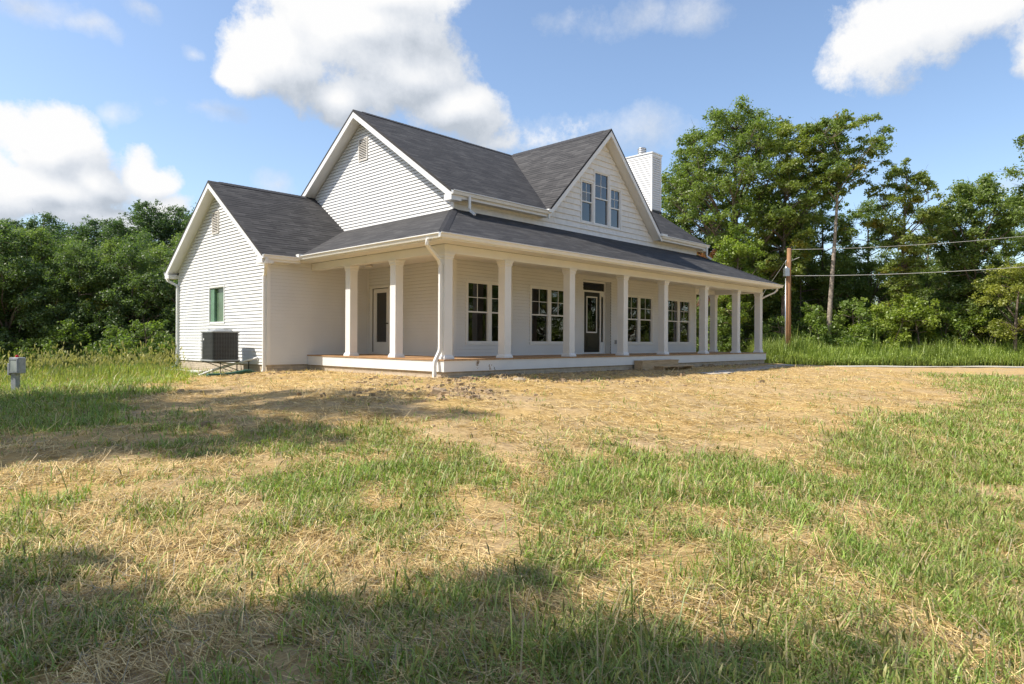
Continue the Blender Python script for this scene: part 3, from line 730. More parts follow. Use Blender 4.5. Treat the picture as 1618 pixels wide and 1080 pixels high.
room(WX+.1, 2.1, 6.7, 13.3, -.2, 2.7, 'l')
mb.build('interior_wall', M['interior'], H)
# ---- porch deck, fascia boards, columns
mb = MB()
mb.box(-.02, 18.37, -.02, 2.19, -.032, 0.0); mb.box(-.019, 2.19, 2.19, WY0-.02, -.0322, -.0002); mb.box(16.16, 18.369, 2.19, 2.75, -.0322, -.0002); mb.box(8.20,9.85,2.19,2.47,-.031,-.001)
deck = mb.build('porch_deck', M['deck'], H)
mb = MB()
mb.box(.0, 18.35, .0, .025, -.305, -.033); mb.box(.001, .026, .027, WY0-.02, -.304, -.034); mb.box(18.324, 18.349, .027, 2.74, -.304, -.034)
mb.box(-.008, .04, -.008, .0, -.306, -.033)
mb.build('skirt_board', TR, deck)
ms = MB(); rr = random.Random(3)
for (cx, cz, s_, n) in ((1.12,-.12,.06,26), (1.55,-.20,.05,14), (1.7,-.23,.03,6)):
    for _ in range(n):
        x = rr.gauss(cx, s_*.7); z = rr.gauss(cz, s_*.9); r = rr.uniform(.006,.018)
        if -.29 < z < -.04: ms.cyl((x,-.003,z), r, r*.5, .001, 6) if False else ms.prism([(x+r*math.cos(t)*rr.uniform(.6,1.2),0,z+1.3*r*math.sin(t)*rr.uniform(.6,1.2)) for t in [k*math.pi/3 for k in range(6)]], (0,-.003,0))
ms.split('mud_splash', M['soil'], deck, 12)
def pcolumn(x, y):
    cx, cy, w = x+cw/2, y+cw/2, cw/2-.008
    c = MB().box(cx-w,cx+w,cy-w,cy+w,.0,2.60).build('porch_column', TR, H, bevel=.006)
    MB().box(cx-w-.035,cx+w+.035,cy-w-.035,cy+w+.035,.001,.035).taper(cx,cy,w+.035,w+.006,.036,.10).build('column_base', TR, c)
    MB().taper(cx,cy,w+.003,w+.016,2.45,2.475).box(cx-w-.017,cx+w+.017,cy-w-.017,cy+w+.017,2.476,2.525).taper(cx,cy,w+.016,w+.036,2.526,2.56).box(cx-w-.038,cx+w+.038,cy-w-.038,cy+w+.038,2.561,2.598).build('capital', TR, c)
for x in (cs, 2.19, 4.91, 7.67, 10.16, 13.08, 15.83, 17.985): pcolumn(x, cs)
pcolumn(cs, 2.13); pcolumn(cs, 4.31); pcolumn(17.985, 2.23)
# ceiling light and wall outlet
m = MB(); m.cyl((1.35,5.2,2.70), .10, .13, .06).cyl((1.35,5.2,2.76), .07, .07, .04); m.build('porch_light', M['vent'], H, True)
MB().box(10.10,10.19,Y0-.055,Y0-.0,.36,.50).build('outlet_cover', M['greybox'], H)
# ---- chimney on the right gable
ch = MB(); cx0, cx1, cy0, cy1 = 16.16, 16.92, 4.45, 6.35
course_wall(ch, 'y', cy0, -1, [(cx0,-.4),(cx1,-.4),(cx1,9.05),(cx0,9.05)]); course_wall(ch, 'x', cx0, -1, [(cy0,5.5),(cy1,5.5),(cy1,9.05),(cy0,9.05)])
course_wall(ch, 'x', cx1, 1, [(cy0,-.4),(cy1,-.4),(cy1,9.05),(cy0,9.05)]); course_wall(ch, 'y', cy1, 1, [(cx0,-.4),(cx1,-.4),(cx1,9.05),(cx0,9.05)])
cho = ch.build('chimney', SID, H)
m = MB(); t = .022
for x, y in ((cx0,cy0),(cx1,cy0),(cx0,cy1),(cx1,cy1)): m.box(x-.055 if x == cx1 else x-t, x+t if x == cx1 else x+.055, y-t if y == cy0 else y-.055, y+.055 if y == cy0 else y+t, -.4 if x == cx1 else 5.5, 9.04)
m.split('corner_trim', TR, cho)
m = MB(); m.box(cx0-.03,cx1+.03,cy0-.03,cy1+.03,9.02,9.14).box(cx0-.06,cx1+.06,cy0-.06,cy1+.06,9.141,9.20); m.build('chimney_cap', M['alum'], cho)
m = MB(); fx, fy = 16.55, 5.25
m.cyl((fx,fy,9.20), .17, .17, .14).cyl((fx,fy,9.36), .20, .20, .06).cyl((fx,fy,9.45), .20, .20, .06).cyl((fx,fy,9.54), .21, .18, .06).cyl((fx,fy,9.30), .14, .14, .26)
m.build('flue', M['metal'], cho, True)
# flashing line where roof meets chimney / walls
MB().box(cx0-.035,cx1+.01,cy0-.06,cy0-.03,mz(cy0)-.05,mz(cy0)+.07).build('flashing', M['iron'], cho)

# ------------------------------------------------------------------ things around the house
def tz(x, y): return float(terrain(np.array([x]), np.array([y]))[0])
# air conditioner on wall brackets
AX0, AX1, AY0, AY1, AZ0, AZ1 = -2.48, -1.66, 7.48, 8.42, -.17, .70
ac = empty('air_conditioner', (-2.07, 7.95, -.19), 'dark grille air conditioner standing on brackets against the gable wall', 'air conditioner')
m = MB(); rr = .09
def rrect(x0, x1, y0, y1, r, n=5):
    pts = []
    for cx, cy, a0 in ((x1-r,y1-r,0),(x0+r,y1-r,90),(x0+r,y0+r,180),(x1-r,y0+r,270)):
        for k in range(n+1): a = R_(a0+90*k/n); pts.append((cx+r*math.cos(a), cy+r*math.sin(a)))
    return pts
o = .012
m.prism([(x,y,AZ0+.03) for x,y in rrect(AX0+.03,AX1-.03,AY0+.03,AY1-.03,rr-.02)], (0,0,AZ1-AZ0-.06)); m.build('coil', M['acblack'], ac)
m = MB()
n = 21
for i in range(n):
    z = AZ0+.05+(AZ1-AZ0-.1)*i/(n-1); m.prism([(x,y,z) for x,y in rrect(AX0,AX1,AY0,AY1,rr)], (0,0,.012))
for k in range(9):
    u = AX0+.1+(AX1-AX0-.2)*k/8; m.box(u-.003,u+.003,AY0-.006,AY0,AZ0+.03,AZ1-.03)
    u = AY0+.1+(AY1-AY0-.2)*k/8; m.box(AX0-.006,AX0,u-.003,u+.003,AZ0+.03,AZ1-.03)
m.build('grille', M['acgrille'], ac)
m = MB(); m.prism([(x,y,AZ1-.035) for x,y in rrect(AX0-.012,AX1+.012,AY0-.012,AY1+.012,rr)], (0,0,.035)); m.prism([(x,y,AZ0-.02) for x,y in rrect(AX0-.012,AX1+.012,AY0-.012,AY1+.012,rr)], (0,0,.045)); m.build('cover', M['acgrey'], ac, bevel=.006)
m = MB(); cx, cy = (AX0+AX1)/2, (AY0+AY1)/2
m.tube([(cx,cy,AZ1-.01),(cx,cy,AZ1+.012),(cx,cy,AZ1+.06)], [.36,.36,.30], 28)
for q in (.12,.18,.24,.30,.35):
    m.tube([(cx+q*math.cos(t),cy+q*math.sin(t),AZ1+.075-q*.05) for t in [k*math.pi/12 for k in range(25)]], .006, 5)
for k in range(8):
    a = k*math.pi/4; m.tube([(cx,cy,AZ1+.085),(cx+.36*math.cos(a),cy+.36*math.sin(a),AZ1+.055)], .006, 5)
m.build('fan_guard', M['acgrey'], ac)
MB().box(AX0+.11, AX0+.15, AY0-.012, AY0-.0, AZ1-.22, AZ1-.17).build('badge', M['trim'], ac) if False else MB().box(AX0-.013, AX0-.001, AY0+.62, AY0+.68, AZ1-.27, AZ1-.21).build('badge', M['trim'], ac)
m = MB()
m.tube([(AX0+.05,AY0+.05,AZ0-.035),(AX1+.30,AY0+.05,AZ0-.035)], .02, 6); m.tube([(AX0+.05,AY1-.05,AZ0-.035),(AX1+.30,AY1-.05,AZ0-.035)], .02, 6); m.tube([(AX0+.1,AY0+.0,AZ0-.04),(AX0+.1,AY1,AZ0-.04)], .018, 6)
for yy in (AY0+.06, AY1-.06):
    m.tube([(AX1+.28,yy,AZ0-.04),(AX1+.28,yy,-.75)], .018, 6); m.tube([(AX0+.15,yy,AZ0-.05),(AX1+.27,yy,-.60)], .012, 6)
m.tube([(AX0+.25,AY0+.06,AZ0-.05),(AX0+.25,AY0+.06,tz(AX0+.25,AY0))], .012, 6)
m.build('bracket', M['iron'], ac)
# white pipe leaning from the wall
def rib_hose(name, pts, r, label, matr, cat='hose', rib=.0):
    P = []; V = [Vector(p) for p in pts]
    for i in range(len(V)-1):
        p0 = V[max(0,i-1)]; p1 = V[i]; p2 = V[i+1]; p3 = V[min(len(V)-1,i+2)]
        n = max(2, int((p2-p1).length/.02)) if rib else 6
        for k in range(n):
            t = k/n; P.append(.5*((2*p1)+(-p0+p2)*t+(2*p0-5*p1+4*p2-p3)*t*t+(-p0+3*p1-3*p2+p3)*t**3))
    P.append(V[-1])
    rad = [r+(rib if i % 2 else 0) for i in range(len(P))]
    o = MB().tube(P, rad, 10).build(name, matr, None, True); return setp(o, label, cat)
def gp(x, y, h=.02): return (x, y, tz(x, y)+h)
rib_hose('white_pipe', [(-1.34,7.02,-.09),(-1.72,7.62,-.26),(-2.1,8.25,-.46),(-2.6,9.1,-.76),(-3.0,9.75,tz(-3.0,9.75)+.02)], .036, 'white plastic pipe sloping from the gable wall down into the grass', M['pvc'], 'pipe')
rib_hose('drain_hose', [(-1.36,6.56,-.50),(-1.52,6.6,-.56),(-1.9,6.42,tz(-1.9,6.42)+.08),gp(-2.5,6.15,.06),gp(-3.0,5.9,.05),gp(-3.3,5.75,.04)], .05, 'green corrugated drain hose at the downspout right of the air conditioner', M['hose'], rib=.008)
rib_hose('drain_hose', [(-1.37,13.46,-.50),(-1.5,13.5,-.58),gp(-1.7,13.7,.06),gp(-2.1,13.9,.05)], .05, 'green drain hose at the far left corner downspout in tall grass', M['hose'], rib=.008)
# slim concrete strip and stub by the gable wall
mb = MB(); pts = [(-1.75,13.2),(-1.65,12.2),(-1.60,11.2),(-1.58,10.5)]
for a, b in zip(pts, pts[1:]): mb.prism([(a[0]-.14,a[1],tz(*a)+.02),(a[0]+.14,a[1],tz(*a)+.02),(b[0]+.14,b[1],tz(*b)+.02),(b[0]-.14,b[1],tz(*b)+.02)], (0,0,.06))
setp(mb.build('footing_board', M['pvc']), 'long pale board lying in the grass along the gable wall', 'board')
m = MB(); x, y = -1.65, 9.6; m.cyl((x,y,tz(x,y)-.05), .05, .05, .16, 14).cyl((x,y,tz(x,y)+.11), .06, .055, .03, 14)
setp(m.build('pipe_stub', M['pvc'], None, True), 'short white capped pipe stub beside the foundation below the window', 'pipe')
# wooden step box
st = empty('wooden_steps', (9.0, -.3, -.5), 'small unpainted wooden step box in front of the porch', 'steps')
m = MB()
m.box(8.05, 10.35, -.36, -.03, -.20, -.165); m.box(8.75, 10.75, -.72, -.36, -.385, -.35)
m.build('tread', M['lumber'], st)
m = MB(); m.box(8.08, 10.32, -.345, -.32, -.52, -.201); m.box(8.08, 8.12, -.319, -.03, -.56, -.201); m.box(10.28, 10.32, -.319, -.03, -.56, -.201)
m.box(8.80, 8.84, -.70, -.346, -.60, -.386); m.box(10.62, 10.66, -.70, -.346, -.60, -.386); m.box(9.7,9.74,-.70,-.346,-.60,-.386)
m.build('stringer', M['lumber'], st)
# stepping slabs
pav = [(9.35,-1.88,.55,.30,.0),(10.15,-1.86,.65,.32,.1),(11.05,-1.62,.75,.30,-.04),(12.15,-1.55,.62,.34,.06),(13.2,-1.40,.8,.30,-.05),(14.3,-1.30,.62,.33,.04),(15.4,-1.12,.8,.3,-.06),(16.6,-.98,.7,.32,.05),(17.9,-.86,.85,.3,-.04)]
nm = ['leftmost of the pale paving slabs in the strip before the porch','second pale slab from the left end of the paving strip','third pale slab from the left in the paving strip','fourth pale slab from the left in the paving strip','middle pale slab of the nine in the paving strip','fourth pale slab from the right end of the paving strip','third pale slab from the right end of the paving strip','second pale slab from the right end near the porch corner','rightmost pale slab of the strip, past the porch corner']
for (x, y, w, d, a), l in zip(pav, nm):
    z = tz(x, y); m = MB(); rr = random.Random(int(x*10)); w *= .92; d *= 2.0; a *= 1.5; y -= .15
    p = [(-w/2,-d/2),(w/2+rr.uniform(-.04,.04),-d/2+rr.uniform(-.02,.02)),(w/2,d/2),(-w/2+rr.uniform(-.04,.04),d/2)]
    q = [(x+c*math.cos(a)-s*math.sin(a), y+c*math.sin(a)+s*math.cos(a), tz(x+c*math.cos(a)-s*math.sin(a), y+c*math.sin(a)+s*math.cos(a))*.6+z*.4-.005) for c, s in p]
    o = m.prism(q, (0,0,.03)).build('paving_slab', M['stone'], bevel=.006); setp(o, l, 'paving slab', 'paving slabs laid in front of the porch')
# utility pedestal
pxx, pyy = site(-11.75, 15.8); pz0 = tz(pxx, pyy)
ped = empty('utility_pedestal', (pxx, pyy, pz0), 'grey meter pedestal with red cap standing in the grass at left', 'utility pedestal', rz=math.atan2(F2[1],F2[0])-math.pi/2-R_(12))
def pb(name, mb, mt, par=ped, bv=.006):
    o = link(name, mb.mesh(name), mt, par)
    if bv: md = o.modifiers.new('b','BEVEL'); md.width = bv; md.segments = 2; md.limit_method = 'ANGLE'
    return o
zt0 = .458+(570-540)/-1054.0*15.8 - pz0    # height of the box top over the ground
pb('post', MB().box(-.075,.065,-.06,.06,-.2,zt0-.30), M['greybox'])
bx = pb('meter_box', MB().box(-.08,.19,-.11,.10,zt0-.38,zt0), M['greybox'], bv=.02)
pb('panel', MB().box(-.035,.155,-.118,-.111,zt0-.34,zt0-.06), M['paleplate'], bx, .004)
pb('panel_frame', MB().box(-.055,-.036,-.125,-.11,zt0-.36,zt0-.04).box(.156,.175,-.125,-.11,zt0-.36,zt0-.04).box(-.036,.156,-.124,-.11,zt0-.36,zt0-.341).box(-.036,.156,-.124,-.11,zt0-.059,zt0-.04), M['greybox'], bx, 0)
pb('junction_box', MB().box(-.135,-.081,-.10,.08,zt0-.42,zt0-.14), M['greybox'], ped, .01)
o = link('cap', MB().cyl((.035,0,zt0), .035, .035, .03, 14).cyl((.035,0,zt0+.03), .035, .022, .03, 14).mesh('cap'), M['red'], ped)
# power pole
px_, py_ = site((1246-809)/1054*45, 45); pzb = tz(px_, py_)
pole = empty('power_pole', (px_, py_, pzb), 'brown wooden power pole with grey meter can beyond the right porch corner', 'utility pole', rz=math.atan2(F2[1],F2[0])-math.pi/2)
ph = .458+150/1054*44.5 - pzb
o = link('pole', MB().tube([(0,0,-.5),(-.02,0,ph*.5),(.0,0,ph)], [.17,.155,.135], 14).mesh('pole', True), M['pole'], pole)
o = link('conduit', MB().tube([(-.27,-.12,-.3),(-.27,-.12,ph-2.0)], .035, 8).tube([(-.27,-.12,ph-1.25),(-.27,-.12,ph-.9),(-.22,-.12,ph-.82)], .03, 8).mesh('conduit', True), M['metal'], pole)
o = link('meter_can', MB().box(-.40,-.08,-.30,-.02,ph-1.9,ph-1.35).cyl((-.24,-.16,ph-1.35),.12,.09,.08).mesh('meter_can'), M['metal'], pole)
o = link('insulator', MB().tube([(0,0,ph-.9),(.35,-.05,ph-.75),(.65,-.1,ph-.62)], .025, 6).mesh('insulator'), M['wire'], pole)
def wire(a, b, sag, r, label):
    a = Vector(a); b = Vector(b); P = [a.lerp(b, t/20)+Vector((0,0,-4*sag*(t/20)*(1-t/20))) for t in range(21)]
    return setp(MB().tube(P, r, 6).build('power_line', M['wire'], None, True), label, 'cable', 'cables strung from the power pole')
x2, y2 = site(33, 36)
zt2 = .458+(540-352)/1054*36; zl2 = .458+(540-405)/1054*36
wire((px_,py_,pzb+ph-.08), (x2,y2,zt2), .3, .013, 'upper of the two cables running right from the power pole')
wire((px_,py_,pzb+ph-1.85), (x2,y2,zl2), .25, .017, 'lower of the two cables running right from the power pole')
x3, y3 = site((1185-809)/1054*47, 47)
wire((px_,py_,pzb+ph-.5), (x3,y3,.458+50/1054*47), .1, .010, 'thin guy cable slanting down left from the power pole')

# ------------------------------------------------------------------ rocks and clods
def rock(x, y, r, label, cat, matr, seed, name='rock', flat=.6, group=None):
    rg = random.Random(seed); v = []; f = []; n, mm = 12, 7
    for j in range(mm+1):
        th = math.pi*j/mm
        for i in range(n):
            ph_ = 2*math.pi*i/n; k = r*(.8+.4*rg.random()) if 0 < j < mm else r*.85
            v.append((k*math.sin(th)*math.cos(ph_)*1.25, k*math.sin(th)*math.sin(ph_), k*math.cos(th)*flat))
    for j in range(mm):
        for i in range(n): a = j*n+i; b = j*n+(i+1) % n; f.append((a, b, b+n, a+n))
    me = bpy.data.meshes.new(name); me.from_pydata(v, [], f); me.update()
    o = link(name, me, matr); o.location = (x, y, tz(x, y)+r*flat*.35); o.rotation_euler = (0, 0, rg.random()*6)
    return setp(o, label, cat, group)
for i, (r, D, s, lb) in enumerate([((820-809)/1054*15.2, 15.2, .13, 'large brown rock lying on the straw before the porch corner'), ((795-809)/1054*15.8, 15.8, .10, 'flat tan rock lying just left of the large brown rock'),
        ((774-809)/1054*12.6, 12.6, .035, 'small white stone lying in the open straw')]):
    x, y = site(r, D); rock(x, y, s, lb, 'rock', M['rock'] if i < 2 else M['pvc'], i+3)
def clods():
    rng = np.random.default_rng(5); V = []; F = []
    def add(x, y, r):
        n = len(V); z = float(terrain(np.array([x]), np.array([y]))[0]) + r*.2
        k = rng.uniform(.6, 1.3, (8, 1)); c = np.array([[-1,-1,-.6],[1,-1,-.6],[1,1,-.6],[-1,1,-.6],[-.7,-.7,.6],[.7,-.7,.6],[.7,.7,.6],[-.7,.7,.6]])*k*r
        a = rng.uniform(0, 6.28); ca, sa = math.cos(a), math.sin(a); c = np.stack([c[:,0]*ca-c[:,1]*sa, c[:,0]*sa+c[:,1]*ca, c[:,2]], 1) + [x, y, z]
        V.extend(map(tuple, c)); F.extend([tuple(n+i for i in q) for q in ((0,3,2,1),(4,5,6,7),(0,1,5,4),(1,2,6,5),(2,3,7,6),(3,0,4,7))])
    spots = [((705-809)/1054*13.0, 13.0, .85, .35, 150, .030), ((735-809)/1054*12.6, 12.6, .35, .16, 70, .038), ((585-809)/1054*14.6, 14.6, .6, .25, 70, .022), ((650-809)/1054*15.3, 15.3, 1.2, .18, 60, .016),
             ((600-809)/1054*16.5, 16.5, 1.6, .2, 50, .016), ((575-809)/1054*12.4,12.4,.5,.2,60,.02), ((770-809)/1054*16.0, 16.0, 1.1, .2, 130, .034), ((880-809)/1054*17, 17, 1.5, .3, 120, .03), ((1000-809)/1054*19.5, 19.5, 2.5, .3, 120, .025), ((440-809)/1054*18.5,18.5,1.0,.2,80,.022),((300-809)/1054*13.5,13.5,.6,.2,26,.02)]
    for r0, D0, sr, sd_, n, s in spots:
        for _ in range(n):
            x, y = site(r0+rng.normal()*sr, D0+rng.normal()*sd_*2)
            if x > -.05 and y > -.05: continue
            add(x, y, s*rng.lognormal(0, .45))
    for _ in range(420):
        r = rng.uniform(-9, 14); D = rng.uniform(6, 24); x, y = site(r, D)
        if x > -.1 and y > -.1: continue
        add(x, y, .011*rng.lognormal(0, .5))
    for _ in range(260):
        x = rng.uniform(0, 18); y = -abs(rng.normal())*.18-.03; add(x, y, .03*rng.lognormal(0, .5))
    me = bpy.data.meshes.new('soil_clods'); me.from_pydata(V, [], F); me.update()
    setp(link('soil_clods', me, M['soil']), 'scattered clods of brown clay on the straw near the house', 'soil', kind='stuff')
clods()

# ------------------------------------------------------------------ blades (numpy bulk meshes)
def bulk(name, co, faces4, faces3, col, matr):
    """co (N,3); faces arrays; col (N,3) per point"""
    me = bpy.data.meshes.new(name); nv = len(co); me.vertices.add(nv); me.vertices.foreach_set('co', co.astype(np.float32).ravel())
    l = np.concatenate([faces4.ravel(), faces3.ravel()]).astype(np.int32)
    st = np.concatenate([np.arange(len(faces4))*4, len(faces4)*4+np.arange(len(faces3))*3]).astype(np.int32)
    to = np.concatenate([np.full(len(faces4), 4), np.full(len(faces3), 3)]).astype(np.int32)
    me.loops.add(len(l)); me.loops.foreach_set('vertex_index', l); me.polygons.add(len(st))
    me.polygons.foreach_set('loop_start', st); me.polygons.foreach_set('loop_total', to)
    a = me.color_attributes.new('tint', 'FLOAT_COLOR', 'POINT'); a.data.foreach_set('color', np.concatenate([col, np.ones((nv,1))], 1).astype(np.float32).ravel())
    me.update(calc_edges=True); me.materials.append(matr); return me
def blades(x, y, z, h, w, lean, az, col, bend=.5):
    """curved grass blades: 5 points, a quad + quad->tri"""
    n = len(x); dx, dy = np.cos(az), np.sin(az); px_, py_ = -dy, dx
    pts = np.zeros((n, 5, 3))
    for k, (t, ww) in enumerate(((0, 1), (.55, .8))):
        off = lean*h*(t**(1+bend))
        cx = x+dx*off; cy = y+dy*off; cz = z+h*t*np.sqrt(np.maximum(1-(lean*t)**2*.5, .1))
        for s, i in ((-1, 2*k), (1, 2*k+1)):
            pts[:, i, 0] = cx+s*px_*w*ww/2; pts[:, i, 1] = cy+s*py_*w*ww/2; pts[:, i, 2] = cz
    pts[:, 4, 0] = x+dx*lean*h; pts[:, 4, 1] = y+dy*lean*h; pts[:, 4, 2] = z+h*np.sqrt(np.maximum(1-lean**2*.6, .08))
    b = np.arange(n)[:, None]*5
    return pts.reshape(-1, 3), b+np.array([0,1,3,2]), b+np.array([2,3,4]), np.repeat(col, 5, 0)
def merge(name, parts, matr):
    o = 0; C=[];A=[];B=[];K=[]
    for c, a, b, k in parts:
        C.append(c); A.append(a+o); B.append(b+o); K.append(k); o += len(c)
    return bulk(name, np.concatenate(C), np.concatenate(A), np.concatenate(B), np.concatenate(K), matr)
G1 = np.array([.115,.195,.028]); G2 = np.array([.34,.47,.085]); G3 = np.array([.52,.50,.17]); DRY = np.array([.47,.37,.19])
def house_mask(x, y):
    return ((x > -.02) & (x < 18.4) & (y > -.02) & (y < 14)) | ((x > WX-.03) & (x < 3) & (y > WY0-.03) & (y < WY1+.03))
def grass_colour(rng, n, x, y, dry=.16):
    t = rng.random((n,1)); c = G1*(1-t)+G2*t; big = vnoise(x, y, 1.3, 21)[:, None]
    c = c*(1-.35*big)+G3*(.35*big*rng.random((n,1)))
    m = rng.random(n) < dry; c[m] = DRY*rng.uniform(.7,1.15,(m.sum(),1)); return c*rng.uniform(.8,1.2,(n,1))
def lawn():
    rng = np.random.default_rng(11); parts = []; heads = []
    NC = 120000; D = 2.0*np.exp(rng.random(NC)*math.log(28/2.0)); r = rng.uniform(-.86, .86, NC)*D
    # area density falls with distance as 1/D^2 above; thin the very near rows
    keep = rng.random(NC) < np.clip(D/7.0, .30, 1)
    D, r = D[keep], r[keep]; x, y = site(r, D); d, hg = cover(x, y, rng)
    keep = (rng.random(len(x)) < d) & ~house_mask(x, y); x, y, D, r, hg, d = x[keep], y[keep], D[keep], r[keep], hg[keep], d[keep]
    nb = rng.integers(4, 11, len(x)); i = np.repeat(np.arange(len(x)), nb); n = len(i)
    sp = .03+.004*D[i]; bx = x[i]+rng.normal(0,1,n)*sp; by = y[i]+rng.normal(0,1,n)*sp; bz = terrain(bx, by)-.01
    h = hg[i]*rng.lognormal(-.15, .45, n)*rng.lognormal(-.05,.3,len(x))[i]*(.75+.5*vnoise(bx, by, .6, 31)); w = (.0050+.00058*D[i])*rng.uniform(.6, 1.4, n)
    lean = np.clip(rng.normal(.78, .3, n), .05, 1.15); az = rng.uniform(0, 2*np.pi, n)
    parts.append(blades(bx, by, bz, h, w, lean, az, grass_colour(rng, n, bx, by, .18)))
    print('lawn blades', n)
    # trodden blades lying flat
    k = rng.random(n) < .25; m_ = k.sum()
    parts.append(blades(bx[k]+rng.normal(0,.05,m_), by[k]+rng.normal(0,.05,m_), bz[k]+.02, h[k]*1.1, w[k], rng.uniform(1.0,1.25,m_), rng.uniform(0,6.28,m_), grass_colour(rng, m_, bx[k], by[k], .45)))
    setp(link('grass', merge('grass', parts, M['grass'])), 'patchy green lawn grass growing through the straw', 'grass', kind='stuff')
    # seed heads (foxtail): thin stalk, thick head
    P = []
    def fox(x, y, h, w, hl, hw, colh, lean):
        n = len(x); z = terrain(x, y)-.01; az = rng.uniform(0, 6.28, n)
        col = np.tile(np.array([.16,.20,.05]), (n,1))*rng.uniform(.7,1.3,(n,1))
        P.append(blades(x, y, z, h, w, lean, az, col, .9))
        tx = x+np.cos(az)*lean*h*.93; ty = y+np.sin(az)*lean*h*.93; tzv = z+h*np.sqrt(np.maximum(1-lean**2*.6,.08))*.96
        for q in (0, 1.57):
            P.append(blades(tx, ty, tzv, hl*rng.uniform(.7,1.2,n), hw, np.clip(lean*1.3+rng.normal(0,.15,n),0,1), az+q*0+0, colh*rng.uniform(.7,1.25,(n,1)), .6))
            c, a, b, k = P.pop(); v = c.reshape(n,5,3); ctr = (v[:,2]+v[:,3])/2
            ax = np.stack([np.cos(az+q), np.sin(az+q), 0*az], 1)
            for s, ii in ((-1,0),(1,1)): v[:,ii] = (v[:,0]+v[:,1])/2*1.0+ax*s*(hw*.30)[:,None] if ii == 0 else v[:,ii]
            base = np.stack([tx,ty,tzv],1)
            v[:,0] = base-ax*(hw*.3)[:,None]; v[:,1] = base+ax*(hw*.3)[:,None]; v[:,2] = ctr-ax*(hw*.6)[:,None]; v[:,3] = ctr+ax*(hw*.6)[:,None]
            P.append((v.reshape(-1,3), a, b, k))
    # crest of tall grass at the left
    n = 1700; px = rng.uniform(-160, 285, n); D = rng.uniform(19.5, 27, n); r = (px-809)/1054*D; x, y = site(r, D); m = ~house_mask(x, y)
    x, y, D = x[m], y[m], D[m]; n = len(x); hb = .30+.30*vnoise(x, y, 2.2, 41)
    fox(x, y, hb*rng.lognormal(0,.28,n)+.08, np.full(n,.011), rng.uniform(.08,.15,n), np.full(n,.034), np.array([.44,.40,.17])*np.ones((n,3)), rng.uniform(.1,.6,n))
    n = 30; px = rng.uniform(-10, 285, n); D = rng.uniform(21, 26, n); x, y = site((px-809)/1054*D, D); m = ~house_mask(x,y); x, y = x[m], y[m]; n = len(x)
    fox(x, y, rng.uniform(.75,1.15,n), np.full(n,.014), rng.uniform(.12,.2,n), np.full(n,.045), np.array([.36,.34,.13])*np.ones((n,3)), rng.uniform(.1,.4,n))
    # tall body of that crest
    n = 34000; px = rng.uniform(-180, 300, n); D = rng.uniform(15.5, 27.5, n); x, y = site((px-809)/1054*D, D); m = ~house_mask(x, y)
    x, y, D = x[m], y[m], D[m]; n = len(x)
    P.append(blades(x, y, terrain(x,y)-.01, (.10+.20*vnoise(x,y,1.6,43)*sstep(17,22,D))*rng.lognormal(0,.3,n), np.full(n,.015), rng.uniform(.2,.9,n), rng.uniform(0,6.28,n), grass_colour(rng, n, x, y, .12)*np.array([1.35,1.2,.9])))
    # foxtails in the right-hand lawn and foreground
    n = 9000; D = 2.6*np.exp(rng.random(n)*math.log(15/2.6)); r = rng.uniform(-.8,.8,n)*D; x, y = site(r, D); d, hg = cover(x, y, rng)
    m = (rng.random(n) < d*.75*np.where(r > -1.5, 1, .35)) & ~house_mask(x, y); x, y, D = x[m], y[m], D[m]; n = len(x)
    fox(x, y, rng.uniform(.09,.20,n), .002+.0003*D, rng.uniform(.035,.075,n), .007+.0008*D, np.array([.36,.34,.12])*np.ones((n,3))*np.where(rng.random((n,1))<.25,.45,1), rng.uniform(.05,.7,n))
    setp(link('seed_grass', merge('seed_grass', P, M['grass'])), 'tall seeding foxtail grass with tan heads', 'grass', kind='stuff')
lawn()
